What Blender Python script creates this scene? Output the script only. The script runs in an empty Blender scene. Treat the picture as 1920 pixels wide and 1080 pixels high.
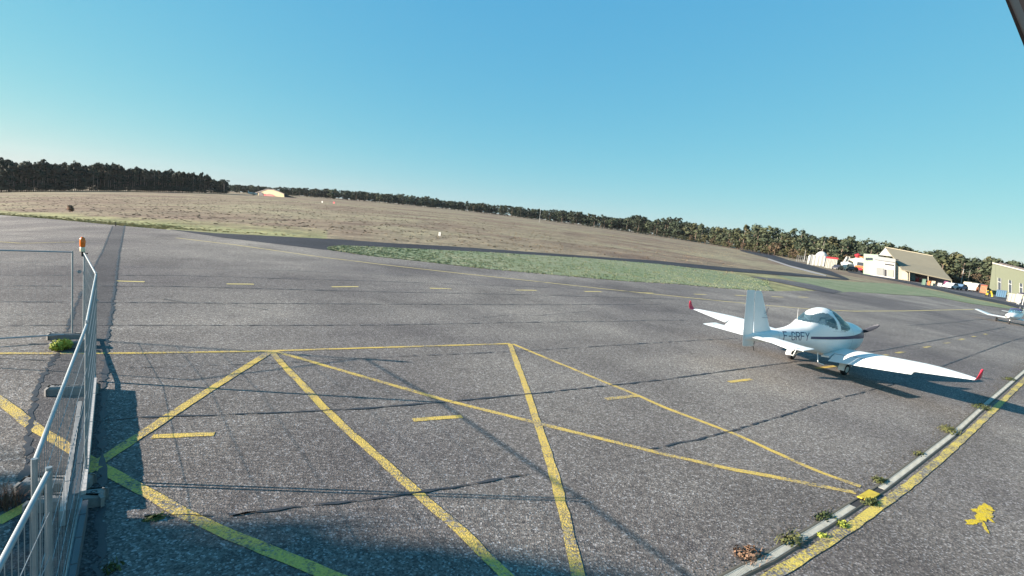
import bpy, math, random
import numpy as np
from mathutils import Vector, Matrix
random.seed(7); rng = np.random.default_rng(7)
SC = bpy.context.scene; COL = SC.collection; D = bpy.data
R = math.radians
# ------------------------------------------------------------------ camera, light, exposure
F = 1.0238; PITCH = .1249221; ROLL = -.10940385; H0 = 3.7
def cam_axes(p, ro):
    cr, sr = math.cos(ro), math.sin(ro); cp, sp = math.cos(p), math.sin(p)
    return np.array([[1,0,0],[0,-sp,cp],[0,-cp,-sp]]) @ np.array([[cr,-sr,0],[sr,cr,0],[0,0,1]])
CM = cam_axes(PITCH, ROLL)
cam = D.objects.new('camera', D.cameras.new('camera')); COL.objects.link(cam)
cam.data.sensor_width = 36; cam.data.lens = 18*F; cam.data.clip_start = .05; cam.data.clip_end = 12000
m4 = Matrix.Identity(4)
for i in range(3):
    m4[i][0] = CM[i,0]; m4[i][1] = -CM[i,1]; m4[i][2] = -CM[i,2]
m4[2][3] = H0
cam.matrix_world = m4; SC.camera = cam
SUN_EL = 17.5; SUN_AZ = 8                       # shadows run towards +X, a little towards +Y
W = D.worlds.new('World'); SC.world = W; W.use_nodes = True
nt = W.node_tree; bg = nt.nodes['Background']
sky = nt.nodes.new('ShaderNodeTexSky'); sky.sky_type = 'NISHITA'; sky.sun_disc = False
sky.sun_elevation = R(SUN_EL); sky.sun_rotation = R(270-SUN_AZ) ; sky.air_density = 1.0; sky.dust_density = 0; sky.ozone_density = 8
# the camera's colour response: each channel of the sky gets its own gain and contrast
sp = nt.nodes.new('ShaderNodeSeparateColor'); cb = nt.nodes.new('ShaderNodeCombineColor'); nt.links.new(sky.outputs[0], sp.inputs[0])
for i, (g_, p_) in enumerate(((1.5, .8), (1.08, .43), (.83, .13))):
    a_ = nt.nodes.new('ShaderNodeMath'); a_.operation = 'MULTIPLY'; a_.inputs[1].default_value = .1; nt.links.new(sp.outputs[i], a_.inputs[0])
    b_ = nt.nodes.new('ShaderNodeMath'); b_.operation = 'POWER'; b_.inputs[1].default_value = p_; nt.links.new(a_.outputs[0], b_.inputs[0])
    c_ = nt.nodes.new('ShaderNodeMath'); c_.operation = 'MULTIPLY'; c_.inputs[1].default_value = g_*3.3; nt.links.new(b_.outputs[0], c_.inputs[0]); nt.links.new(c_.outputs[0], cb.inputs[i])
nt.links.new(cb.outputs[0], bg.inputs[0]); bg.inputs[1].default_value = .1
sun = D.objects.new('sun', D.lights.new('sun', 'SUN')); COL.objects.link(sun)
sun.data.energy = 5; sun.data.angle = R(.5); sun.data.color = (1, .86, .74)
sd = Vector((-math.cos(R(SUN_EL))*math.cos(R(SUN_AZ)), -math.cos(R(SUN_EL))*math.sin(R(SUN_AZ)), math.sin(R(SUN_EL))))
sun.rotation_euler = sd.to_track_quat('Z', 'Y').to_euler()
vs = SC.view_settings; vs.view_transform = 'Standard'; vs.look = 'None'; vs.gamma = 1; vs.use_curve_mapping = False; vs.exposure = 1.6
SC.display_settings.display_device = 'sRGB'
# ------------------------------------------------------------------ terrain: a broad gentle rise across the airfield
CO = [-3.56369e-10, 1.91049e-07, -1.57042e-05, -0.000173103, 0.0159441]
def S(d, az):
    d = np.asarray(d, float); az = np.asarray(az, float)
    a = np.clip(az, -46, 46); t = np.clip((d-12)/60, 0, 1); t = t*t*(3-2*t)
    v = np.polyval(CO, a); o = np.clip((np.abs(az)-46)/90, 0, 1); v = v*(1-o) - .012*o
    return v*np.minimum(d, 900)*t
def ground(x, y): return S(np.hypot(x, y), np.degrees(np.arctan2(x, y)))
def rays(px, py):
    px = np.asarray(px, float); py = np.asarray(py, float)
    return np.stack([(px-960)/960/F, (py-540)/960/F, np.ones_like(px)], -1) @ CM.T
def at(px, py, dz=0.):
    """where the line of sight through a photo pixel (1920 wide) meets the ground (raised by dz)"""
    d = rays(px, py); hd = np.hypot(d[...,0], d[...,1]); az = np.degrees(np.arctan2(d[...,0], d[...,1]))
    lo = np.full(hd.shape, .3); hi = 1500/hd
    for _ in range(48):
        m = (lo+hi)/2; f = H0 + d[...,2]*m - S(hd*m, az) - dz
        lo = np.where(f > 0, m, lo); hi = np.where(f > 0, hi, m)
    return np.stack([d[...,0]*lo, d[...,1]*lo, H0 + d[...,2]*lo], -1)
def pt(px, py, dz=0.): return Vector(at(px, py, dz))
def depth_scale(p):                                # metres per photo pixel at a point
    return float((np.array(p)-np.array([0,0,H0])) @ CM[:,2])/(F*960)
# ------------------------------------------------------------------ mesh helpers
class MB:
    def __init__(s): s.v = []; s.f = []
    def add(s, vs_, fs): n = len(s.v); s.v += [tuple(v) for v in vs_]; s.f += [tuple(i+n for i in f) for f in fs]; return s
    def box(s, x0, x1, y0, y1, z0, z1, M=None):
        v = [Vector((x,y,z)) for z in (z0,z1) for y in (y0,y1) for x in (x0,x1)]
        if M is not None: v = [M @ p for p in v]
        return s.add(v, [(0,2,3,1),(4,5,7,6),(0,1,5,4),(2,6,7,3),(0,4,6,2),(1,3,7,5)])
    def bbox(s, c, sz, b=.02, M=None):             # box with chamfered vertical and top edges
        x, y, z = sz[0]/2, sz[1]/2, sz[2]; V = []
        for zz, k in ((0,0),(z-b,0),(z,b)):
            for sx, sy in ((-1,-1),(1,-1),(1,1),(-1,1)):
                a, e = (x-k)*sx, (y-k)*sy
                V += [(a-sx*b*(1 if sx*sy > 0 else 0), e-sy*b*(0 if sx*sy > 0 else 1), zz), (a-sx*b*(0 if sx*sy > 0 else 1), e-sy*b*(1 if sx*sy > 0 else 0), zz)]
        V = [Vector(p)+Vector(c) for p in V]
        if M is not None: V = [M @ p for p in V]
        F_ = []
        for k in range(2):
            for i in range(8): j = (i+1) % 8; F_.append((k*8+i, k*8+j, k*8+8+j, k*8+8+i))
        F_ += [tuple(range(16,24)), tuple(range(7,-1,-1))]
        return s.add(V, F_)
    def tube(s, pts, r, n=8, caps=True):
        pts = [Vector(p) for p in pts]; rs = r if isinstance(r, (list, tuple)) else [r]*len(pts); b = len(s.v)
        up = None
        for i, p in enumerate(pts):
            t = (pts[min(i+1, len(pts)-1)]-pts[max(i-1, 0)]).normalized()
            if up is None: up = t.orthogonal().normalized()
            up = (up - t*up.dot(t)).normalized(); w = t.cross(up)
            for k in range(n):
                a = 2*math.pi*k/n; s.v.append(tuple(p + (up*math.cos(a)+w*math.sin(a))*rs[i]))
        for i in range(len(pts)-1):
            for k in range(n):
                j = (k+1) % n; s.f.append((b+i*n+k, b+i*n+j, b+(i+1)*n+j, b+(i+1)*n+k))
        if caps:
            s.f.append(tuple(b+k for k in range(n-1,-1,-1))); e = b+(len(pts)-1)*n; s.f.append(tuple(e+k for k in range(n)))
        return s
    def lathe(s, prof, n=16, M=None):              # prof: (radius, z)
        V = []; F_ = []
        for r_, z in prof:
            for k in range(n): a = 2*math.pi*k/n; V.append(Vector((r_*math.cos(a), r_*math.sin(a), z)))
        for i in range(len(prof)-1):
            for k in range(n): j = (k+1) % n; F_.append((i*n+k, i*n+j, i*n+n+j, i*n+n+k))
        F_ += [tuple(range(n-1,-1,-1)), tuple(range((len(prof)-1)*n, len(prof)*n))]
        if M is not None: V = [M @ p for p in V]
        return s.add(V, F_)
    def prism(s, poly, y0, y1, M=None):            # polygon in x,z pulled along y
        n = len(poly); V = [Vector((x, y0, z)) for x, z in poly]+[Vector((x, y1, z)) for x, z in poly]
        if M is not None: V = [M @ p for p in V]
        return s.add(V, [tuple(range(n)), tuple(range(2*n-1, n-1, -1))]+[(i, i+n, (i+1) % n+n, (i+1) % n) for i in range(n)])
    def grid(s, P, flip=False):                    # P: array rows x cols x 3
        n, m, _ = P.shape; b = len(s.v); s.v += [tuple(p) for p in P.reshape(-1,3).tolist()]
        for i in range(n-1):
            for j in range(m-1):
                q = (b+i*m+j, b+i*m+j+1, b+(i+1)*m+j+1, b+(i+1)*m+j); s.f.append(q[::-1] if flip else q)
        return s
def mesh(name, mb, smooth=False):
    me = D.meshes.new(name); me.from_pydata(mb.v, [], mb.f); me.validate()
    if smooth: me.polygons.foreach_set('use_smooth', [True]*len(me.polygons))
    return me
def obj(name, mb, mat=None, parent=None, smooth=False, recalc=False, sharp=None):
    me = mb if isinstance(mb, bpy.types.Mesh) else mesh(name, mb, smooth)
    if recalc:
        import bmesh
        b = bmesh.new(); b.from_mesh(me); bmesh.ops.recalc_face_normals(b, faces=b.faces); b.to_mesh(me); b.free()
    if sharp is not None and smooth: me.set_sharp_from_angle(angle=R(sharp))
    if mat and not me.materials: me.materials.append(mat)
    o = D.objects.new(name, me); COL.objects.link(o)
    if parent: o.parent = parent
    return o
def tag(o, label=None, cat=None, group=None, kind=None):
    if label: o['label'] = label
    if cat: o['category'] = cat
    if group: o['group'] = group
    if kind: o['kind'] = kind
    return o
def thing(name, label, cat, loc=(0,0,0), rz=0., group=None):
    o = D.objects.new(name, None); COL.objects.link(o); o.location = loc; o.rotation_euler = (0,0,rz)
    o.empty_display_size = .2
    return tag(o, label, cat, group)
def copy_tree(o, parent=None):
    c = o.copy(); COL.objects.link(c); c.parent = parent
    for ch in list(o.children): copy_tree(ch, c)
    return c
def crown(m, shape, n, s_, rr):
    """leaf clumps through the crown: shape = list of (centre, radii)"""
    for c_, rad in shape:
        for _ in range(n):
            d = Vector((rr.gauss(0,1), rr.gauss(0,1), rr.gauss(0,1))).normalized(); q = rr.uniform(.55, 1.05); p = Vector(c_)+Vector((d.x*rad[0], d.y*rad[1], d.z*rad[2]))*q
            nn = (d+Vector((rr.gauss(0,.3), rr.gauss(0,.3), rr.gauss(0,.3)))).normalized(); a = nn.orthogonal().normalized(); b = nn.cross(a); an = rr.uniform(0, 3.1); a, b = a*math.cos(an)+b*math.sin(an), b*math.cos(an)-a*math.sin(an); k = s_*rr.uniform(.6, 1.3)
            m.add([p-a*k-b*k*.6, p+a*k*.2-b*k*.8, p+a*k+b*k*.1, p+a*.3*k+b*k*.8, p-a*k*.7+b*k*.5], [(0,1,2,3,4)])
# ------------------------------------------------------------------ materials
def mat(name, col=(.5,.5,.5), rough=.6, metal=0., spec=.5, noise=None, bump=None, emit=None, trans=0.):
    """noise: (scale, amount, second colour)   bump: (scale, strength, distance)"""
    m = D.materials.new(name); m.use_nodes = True; t = m.node_tree; b = t.nodes['Principled BSDF']
    b.inputs['Base Color'].default_value = (*col, 1); b.inputs['Roughness'].default_value = rough; b.inputs['Metallic'].default_value = metal
    b.inputs['Specular IOR Level'].default_value = spec
    if trans: b.inputs['Transmission Weight'].default_value = trans
    if noise or bump: tc = t.nodes.new('ShaderNodeTexCoord')
    if noise:
        n = t.nodes.new('ShaderNodeTexNoise'); n.inputs['Scale'].default_value = noise[0]; n.inputs['Detail'].default_value = 6; n.inputs['Roughness'].default_value = .65
        t.links.new(tc.outputs['Object'], n.inputs['Vector'])
        r_ = ramp(t, n.outputs['Fac'], [(.5-noise[1]/2, (*col,1)), (.5+noise[1]/2, (*noise[2],1))])
        t.links.new(r_, b.inputs['Base Color'])
    if bump:
        n = t.nodes.new('ShaderNodeTexNoise'); n.inputs['Scale'].default_value = bump[0]; n.inputs['Detail'].default_value = 4
        t.links.new(tc.outputs['Object'], n.inputs['Vector'])
        k = t.nodes.new('ShaderNodeBump'); k.inputs['Strength'].default_value = bump[1]; k.inputs['Distance'].default_value = bump[2]
        t.links.new(n.outputs['Fac'], k.inputs['Height']); t.links.new(k.outputs[0], b.inputs['Normal'])
    return m
def ramp(t, sock, stops):
    r_ = t.nodes.new('ShaderNodeValToRGB'); e = r_.color_ramp.elements
    while len(e) < len(stops): e.new(.5)
    for i, (p, c) in enumerate(stops): e[i].position = min(max(p,0),1); e[i].color = c
    t.links.new(sock, r_.inputs[0]); return r_.outputs[0]
def noise(t, vec, scale, detail=5, rough=.6, dist=0.):
    n = t.nodes.new('ShaderNodeTexNoise'); n.inputs['Scale'].default_value = scale; n.inputs['Detail'].default_value = detail
    n.inputs['Roughness'].default_value = rough; n.inputs['Distortion'].default_value = dist
    t.links.new(vec, n.inputs['Vector']); return n.outputs['Fac']
def mixc(t, fac, a, b, mode='MIX'):
    n = t.nodes.new('ShaderNodeMix'); n.data_type = 'RGBA'; n.blend_type = mode
    for s_, v in ((0, fac), (6, a), (7, b)):
        if isinstance(v, (int, float)): n.inputs[s_].default_value = v
        elif isinstance(v, tuple): n.inputs[s_].default_value = (*v, 1) if len(v) == 3 else v
        else: t.links.new(v, n.inputs[s_])
    return n.outputs[2]
G1 = lambda g: (g, g, g, 1)
def asphalt(name, base, agg=1., light=(.38,.375,.36), worn=0., paint=None):
    """chippings of several greys set in dark binder, with large patches of wear; paint: a colour worn over it"""
    m = D.materials.new(name); m.use_nodes = True; t = m.node_tree; b = t.nodes['Principled BSDF']
    pos = t.nodes.new('ShaderNodeNewGeometry').outputs['Position']
    v = t.nodes.new('ShaderNodeTexVoronoi'); v.inputs['Scale'].default_value = 46; v.inputs['Randomness'].default_value = 1; t.links.new(pos, v.inputs['Vector'])
    sep = t.nodes.new('ShaderNodeSeparateColor'); t.links.new(v.outputs['Color'], sep.inputs[0])
    stone = ramp(t, sep.outputs[0], [(0, (base[0]*.52,base[1]*.52,base[2]*.55,1)), (.5, (*base,1)), (.85, (base[0]*1.52,base[1]*1.52,base[2]*1.48,1)), (1, (*[light[i]*agg+base[i]*(1-agg) for i in range(3)],1))])
    mid = noise(t, pos, 9, 3); big = noise(t, pos, .22, 6, .62, .4); huge = noise(t, pos, .07, 4, .55)
    c = mixc(t, 1., stone, ramp(t, mid, [(.3, G1(.72)), (.7, G1(1.22))]), 'MULTIPLY')
    c = mixc(t, 1., c, ramp(t, big, [(.3, (.68,.67,.68,1)), (.52, G1(1)), (.72, (1.3,1.3,1.27,1))]), 'MULTIPLY')
    c = mixc(t, 1., c, ramp(t, huge, [(.36, (.68,.66,.7,1)), (.64, (1.3,1.29,1.25,1))]), 'MULTIPLY')
    c = mixc(t, 1., c, ramp(t, noise(t, pos, .55, 5, .7, .6), [(.6, G1(1)), (.74, (.62,.61,.64,1))]), 'MULTIPLY')
    if paint:
        wn = noise(t, pos, 26, 4, .7); wb = noise(t, pos, 1.3, 4, .6)
        add = t.nodes.new('ShaderNodeMath'); add.operation = 'MULTIPLY_ADD'; t.links.new(wb, add.inputs[0]); add.inputs[1].default_value = .8; t.links.new(wn, add.inputs[2])
        k = ramp(t, add.outputs[0], [(.5+worn-.1, G1(0)), (.5+worn+.12, G1(1))])
        pc = mixc(t, 1., (*paint,1), ramp(t, noise(t, pos, 60, 3), [(.3, G1(.75)), (.7, G1(1.15))]), 'MULTIPLY')
        c = mixc(t, k, c, pc)
    t.links.new(c, b.inputs['Base Color']); b.inputs['Roughness'].default_value = .85; b.inputs['Specular IOR Level'].default_value = .3
    k = t.nodes.new('ShaderNodeBump'); k.inputs['Strength'].default_value = .45; k.inputs['Distance'].default_value = .012
    t.links.new(v.outputs['Distance'], k.inputs['Height']); t.links.new(k.outputs[0], b.inputs['Normal'])
    return m
M_ASPH = asphalt('apron asphalt', (.153,.14,.124))
M_PATCH = asphalt('patch asphalt', (.08,.077,.076), .3)
M_DARK = asphalt('new asphalt', (.024,.026,.033), .08)
M_SERV = asphalt('service road asphalt', (.09,.088,.09), .3)
YEL = (.58,.42,.1)
M_YEL = asphalt('yellow road paint', (.158,.155,.15), 1, worn=.33, paint=YEL)
M_YELW = asphalt('worn yellow road paint', (.158,.155,.15), 1, worn=.38, paint=(.5,.39,.12))
M_YELF = asphalt('faded far road paint', (.158,.155,.15), 1, worn=.24, paint=(.55,.46,.18))
M_TAR = mat('tar', (.028,.027,.032), .55, noise=(6,.3,(.05,.048,.05)))
def ground_mat():
    m = D.materials.new('heath and grass'); m.use_nodes = True; t = m.node_tree; b = t.nodes['Principled BSDF']
    pos = t.nodes.new('ShaderNodeNewGeometry').outputs['Position']
    a = t.nodes.new('ShaderNodeAttribute'); a.attribute_name = 'lush'
    n1 = noise(t, pos, .028, 6, .62, .5); n2 = noise(t, pos, .11, 6, .65); n3 = noise(t, pos, .9, 5, .7)
    heath = mixc(t, ramp(t, n2, [(.38, G1(0)), (.62, G1(1))]), (.168,.128,.1), (.255,.205,.148))
    straw = mixc(t, ramp(t, n3, [(.3, G1(0)), (.7, G1(1))]), (.32,.285,.195), (.23,.212,.14))
    c = mixc(t, ramp(t, n1, [(.43, G1(0)), (.6, G1(1))]), heath, straw)
    gr = mixc(t, ramp(t, n2, [(.35, G1(0)), (.65, G1(1))]), (.2,.23,.115), (.31,.3,.17))
    gr = mixc(t, ramp(t, n3, [(.45, G1(0)), (.75, G1(.8))]), gr, (.3,.26,.13))
    ad = t.nodes.new('ShaderNodeMath'); ad.operation = 'MULTIPLY_ADD'; t.links.new(n2, ad.inputs[0]); ad.inputs[1].default_value = .9; t.links.new(a.outputs['Fac'], ad.inputs[2])
    c = mixc(t, ramp(t, ad.outputs[0], [(.72, G1(0)), (.98, G1(1))]), c, gr)
    c = mixc(t, 1., c, ramp(t, noise(t, pos, 4, 4, .7), [(.3, G1(.72)), (.7, G1(1.22))]), 'MULTIPLY')
    c = mixc(t, 1., c, ramp(t, noise(t, pos, .3, 5, .7), [(.3, (.62,.6,.62,1)), (.7, (1.3,1.28,1.22,1))]), 'MULTIPLY')
    t.links.new(c, b.inputs['Base Color']); b.inputs['Roughness'].default_value = .95; b.inputs['Specular IOR Level'].default_value = .1
    k = t.nodes.new('ShaderNodeBump'); k.inputs['Strength'].default_value = .8; k.inputs['Distance'].default_value = .25
    t.links.new(n3, k.inputs['Height']); t.links.new(k.outputs[0], b.inputs['Normal'])
    return m
M_GROUND = ground_mat()
def grass_mat(name, c0, c1, c2):
    m = D.materials.new(name); m.use_nodes = True; t = m.node_tree; b = t.nodes['Principled BSDF']
    pos = t.nodes.new('ShaderNodeNewGeometry').outputs['Position']
    c = mixc(t, ramp(t, noise(t, pos, .16, 6, .65), [(.38, G1(0)), (.64, G1(1))]), c0, c1)
    c = mixc(t, ramp(t, noise(t, pos, 1.1, 5, .7), [(.5, G1(0)), (.72, G1(.75))]), c, c2)
    c = mixc(t, 1., c, ramp(t, noise(t, pos, 6, 4, .7), [(.3, G1(.55)), (.7, G1(1.35))]), 'MULTIPLY')
    t.links.new(c, b.inputs['Base Color']); b.inputs['Roughness'].default_value = .95; b.inputs['Specular IOR Level'].default_value = .1
    return m
M_GRASS = grass_mat('island grass', (.15,.2,.115), (.21,.24,.15), (.33,.31,.21))
M_STRAW = grass_mat('dry grass', (.24,.21,.1), (.3,.25,.13), (.17,.17,.07))
def leaf_mat(name, c0, c1, sc=.5):
    m = D.materials.new(name); m.use_nodes = True; t = m.node_tree; b = t.nodes['Principled BSDF']
    g = t.nodes.new('ShaderNodeNewGeometry'); oi = t.nodes.new('ShaderNodeObjectInfo')
    ad = t.nodes.new('ShaderNodeMath'); ad.operation = 'MULTIPLY_ADD'; t.links.new(oi.outputs['Random'], ad.inputs[0]); ad.inputs[1].default_value = .5
    t.links.new(noise(t, g.outputs['Position'], sc, 3), ad.inputs[2])
    c = mixc(t, ramp(t, ad.outputs[0], [(.4, G1(0)), (1., G1(1))]), c0, c1)
    t.links.new(c, b.inputs['Base Color']); b.inputs['Roughness'].default_value = .8; b.inputs['Specular IOR Level'].default_value = .2
    return m
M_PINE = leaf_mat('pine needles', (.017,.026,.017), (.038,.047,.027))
M_PINE2 = leaf_mat('sun-tinted pine needles', (.032,.048,.03), (.07,.084,.045))  # brighter copy of the needles, sunlight put into the colour
M_OAK = leaf_mat('autumn leaves', (.075,.06,.035), (.12,.085,.05))
M_BROAD = leaf_mat('broad leaves', (.045,.058,.028), (.09,.088,.042))
M_BARK = mat('pine bark', (.16,.115,.085), .9, noise=(3,.4,(.25,.19,.15)))
M_BARKP = mat('pale bark', (.33,.3,.26), .9, noise=(3,.4,(.2,.17,.14)))
M_WHITE = mat('white gelcoat', (.72,.74,.72), .3, noise=(2.5,.5,(.66,.69,.66)))
M_WHITEM = mat('white paint', (.55,.56,.53), .55, noise=(1.2,.5,(.48,.49,.46)))
M_NAVY = mat('navy vinyl', (.018,.03,.09), .35)
M_RED = mat('red paint', (.55,.03,.06), .35)
M_RUBBER = mat('rubber', (.02,.02,.022), .8)
M_STEEL = mat('galvanised steel', (.36,.4,.41), .5, metal=.55, noise=(9,.5,(.25,.28,.29)))
M_CONC = mat('concrete', (.36,.35,.33), .9, noise=(5,.5,(.25,.24,.23)), bump=(40,.3,.01))
M_BLACK = mat('black plastic', (.008,.008,.01), .6)
# ------------------------------------------------------------------ ground, apron, taxiways
EDGE = [(-90,395),(0,403),(100,411),(235,424),(320,431),(420,445),(530,458),(612,468),(693,480),(787,490),(900,503),(1033,515),(1167,527),(1260,532),(1360,541),(1450,546),(1520,545),(1595,547),(1686,553),(1755,557),(1824,570),(1920,583),(1990,592)]
EP = np.array(EDGE, float); exs = np.arange(EP[0,0], EP[-1,0]+1, 6.); eys = np.interp(exs, EP[:,0], EP[:,1])
ew = at(exs, eys); E_AZ = np.degrees(np.arctan2(ew[:,0], ew[:,1])); E_R = np.hypot(ew[:,0], ew[:,1])
def redge(az): return np.interp(az, E_AZ, E_R)
def polar(azs, R0, R1, n, dz, geo=True):
    t = np.linspace(0, 1, n)[:,None]; R0 = np.broadcast_to(np.asarray(R0, float), azs.shape); R1 = np.broadcast_to(np.asarray(R1, float), azs.shape)
    r = R0*(R1/R0)**t if geo else R0+(R1-R0)*t
    a = np.radians(azs)[None,:]; x = r*np.sin(a); y = r*np.cos(a)
    return np.stack([x, y, ground(x, y)+dz], -1)
azs = np.concatenate([np.arange(-180,-50,3), np.arange(-50,50,.4), np.arange(50,181,3)]).astype(float)
gmb = MB().grid(polar(azs, .3, 6000, 190, -.03))
GND = tag(obj('ground', gmb, M_GROUND, smooth=True), kind='structure')
va = np.array(gmb.v); vaz = np.degrees(np.arctan2(va[:,0], va[:,1])); vr = np.hypot(va[:,0], va[:,1])
over = vr - redge(vaz)
lush = np.clip(1-over/np.where(vaz > 18, 60, np.where(vaz < -20, 30, 14)), 0, 1)*.85
lush = np.maximum(lush, .30*np.exp(-((vr-210)/45)**2)*np.exp(-((vaz-8)/9)**2))   # a greener mown patch out in the field
la = GND.data.attributes.new('lush', 'FLOAT', 'POINT'); la.data.foreach_set('value', lush.astype(np.float32))
tag(obj('apron', MB().grid(polar(azs, .35, redge(azs)+.15*np.sin(azs*7)+.1*np.sin(azs*23), 90, 0)), M_ASPH, smooth=True), kind='structure')
def resample(P, n):
    P = np.array(P, float); d = np.r_[0, np.cumsum(np.hypot(*np.diff(P, axis=0).T))]; s_ = np.linspace(0, d[-1], n)
    return np.stack([np.interp(s_, d, P[:,0]), np.interp(s_, d, P[:,1])], -1)
def sheet(name, A, B, n, m, dz, material, kind='structure', jag=0., parent=None):
    A = resample(A, n); B = resample(B, n)
    if jag: A = A + rng.normal(0, jag, A.shape); B = B + rng.normal(0, jag, B.shape)
    t = np.linspace(0, 1, m)[None,:,None]; Q = A[:,None]*(1-t)+B[:,None]*t
    P = at(Q[...,0], Q[...,1]); P[...,2] = ground(P[...,0], P[...,1])+dz
    return tag(obj(name, MB().grid(P), material, parent, smooth=True), kind=kind)
def wline(pts, step=.3):
    """photo polyline -> evenly stepped world polyline on the ground"""
    q = resample(pts, max(8, int(np.hypot(*np.diff(np.array(pts, float), axis=0).T).sum()/5))); w = at(q[:,0], q[:,1])[:,:2]
    L_ = np.hypot(*np.diff(w, axis=0).T).sum(); return resample(w, max(3, int(L_/step)))
def line(name, pts, width, material, dz=.005, rough=.0, step=.3, mbout=None, taper=False):
    w = wline(pts, step); t = np.gradient(w, axis=0); t /= np.hypot(*t.T)[:,None]+1e-9; nrm = np.stack([-t[:,1], t[:,0]], -1); n = len(w)
    wd = np.full((n,1), width/2)
    if taper: wd = wd*np.clip(np.minimum(np.arange(n), np.arange(n)[::-1])[:,None]/3., .15, 1)
    a = w+nrm*(wd+rng.normal(0, 1, (n,1))*rough); b = w-nrm*(wd+rng.normal(0, 1, (n,1))*rough)
    P = np.stack([a, b], 1); z = ground(P[...,0], P[...,1])+dz; P = np.concatenate([P, z[...,None]], -1)
    if mbout is not None: mbout.grid(P); return
    return tag(obj(name, MB().grid(P), material, smooth=True), kind='structure')
# dark asphalt taxiway past the island, grass island, right-hand taxiway and service road
sheet('taxiway', [(320,431),(420,446),(530,459),(612,469),(640,460),(733,464),(833,469),(933,474),(1100,484),(1233,495),(1370,509),(1480,517),(1588,525)],
      [(318,430),(400,437),(500,442),(600,447),(640,449),(733,456),(833,461),(933,468),(1100,480),(1233,489),(1370,502),(1480,511),(1586,523)], 160, 5, .008, M_DARK)
sheet('taxiway', [(1390,471),(1440,484),(1480,497),(1520,507),(1560,517),(1590,525)], [(1386,468),(1440,475),(1480,488),(1520,497),(1560,509),(1592,523)], 60, 5, .012, M_DARK)
sheet('taxiway_edge', [(1440,486.5),(1480,500),(1520,511),(1549,518)], [(1440,484.5),(1480,497.5),(1520,508),(1549,516)], 30, 3, .016, M_CONC)
sheet('service_road', [(1592,511),(1640,520),(1680,527),(1755,543),(1824,559),(1870,568),(1930,582)], [(1586,507),(1640,516),(1680,522),(1755,538.5),(1824,554),(1870,563),(1930,576)], 60, 4, .0, M_DARK)
sheet('service_road', [(1425,523),(1470,532),(1520,543),(1560,551)], [(1405,518),(1460,523),(1520,533),(1580,547)], 40, 4, .02, M_SERV)
sheet('hard_standing', [(1575,505),(1640,517),(1680,523),(1755,539),(1824,555),(1870,564),(1930,577)], [(1570,488),(1640,503),(1680,510),(1755,520),(1824,532),(1870,540),(1930,556)], 60, 12, -.012, M_SERV)
sheet('grass_island', [(613,466),(693,479.5),(787,489.5),(900,502.5),(1033,514.5),(1167,526.5),(1260,531.5),(1360,540.5),(1450,545)],
      [(613,464),(640,460),(733,464),(833,469),(933,474),(1100,484),(1233,495),(1330,506),(1425,523)], 160, 24, .012, M_GRASS)
sheet('grass_verge', [(1565,549.5),(1595,547),(1686,552.5),(1755,556.5),(1824,569.5),(1920,582.5),(1960,588)], [(1455,516),(1590,528),(1680,532),(1755,546),(1824,561),(1920,581),(1960,587.5)], 120, 16, .008, M_GRASS)
# trench patch running away along the fence
sheet('asphalt_patch', [(211,424),(193,469),(171,511),(140,576),(127,617),(110,660),(70,720),(55,800),(50,880),(30,960),(-20,1120)],
      [(234,423),(224,472),(215,542),(203.6,617),(196,700),(190,800),(187,1000),(186,1120)], 200, 8, .005, M_PATCH, jag=.9)
def tar_edge(pts, w): 
    m = MB(); line('', pts, w, None, .009, rough=.025, step=.12, mbout=m); return m
o = obj('tar_seam', tar_edge([(234,423),(224,472),(215,542),(203.6,617),(197,700),(191,800),(187,1000),(186,1120)], .07), M_TAR); tag(o, kind='structure')
o = obj('tar_seam', tar_edge([(211,424),(193,469),(171,511),(140,576),(127,617),(110,660),(70,720),(55,800),(50,880),(30,960)], .06), M_TAR); tag(o, kind='structure')
SEAMS = [([(-5,498),(145,500),(320,502),(520,507),(760,516),(1000,528),(1180,538)], .05), ([(-5,516),(320,516.5),(700,527),(1000,538),(1250,550)], .06), ([(-5,536),(320,537),(700,547),(1000,553),(1300,562),(1480,566)], .07),
 ([(-5,566),(320,568),(700,570.5),(1000,571.5),(1240,571)], .06), ([(-5,611),(250,610.5),(709,610),(960,605),(1125,603),(1290,600)], .05),
 ([(-5,645),(100,645.5),(130,645)], .04), ([(240,690),(480,683),(700,671),(950,660),(1100,651),(1260,641),(1393,634)], .035),
 ([(185,790),(260,783),(400,779),(552,772.7),(690,766),(828.5,754.5),(995,739),(1240,712.8),(1426.7,686.7),(1660,656),(1886.7,613)], .055),
 ([(1215,843),(1300,826),(1380,806),(1454,783.7),(1528,759.6),(1676,720),(1766.7,686.7),(1893,640),(1925,632)], .045),
 ([(430,966),(521,956),(650,942),(787,923.7),(880,909),(969,893),(1000,888)], .05),
 ([(1703,610.5),(1770,606),(1833,599.5),(1870,596)], .06), ([(-5,440),(60,444),(150,447)], .08), ([(-5,458),(140,457),(210,459)], .06), ([(270,968),(330,966),(395,967)], .05), ([(-5,672),(80,676),(125,676)], .03)]
for p, w in SEAMS: line('tar_seam', p, w*.72, M_TAR, .0122, rough=.014, step=.16, taper=True)
CR = [([(300,560),(380,572),(430,571),(520,584)], .02), ([(880,598),(960,590),(1010,592),(1100,584)], .02), ([(1204,609),(1232,619),(1252,627)], .02), ([(1838,600),(1880,611),(1915,618)], .02)]
for p, w in CR: line('crack', p, w, M_TAR, .0122, rough=.012, step=.1, taper=True)
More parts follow.
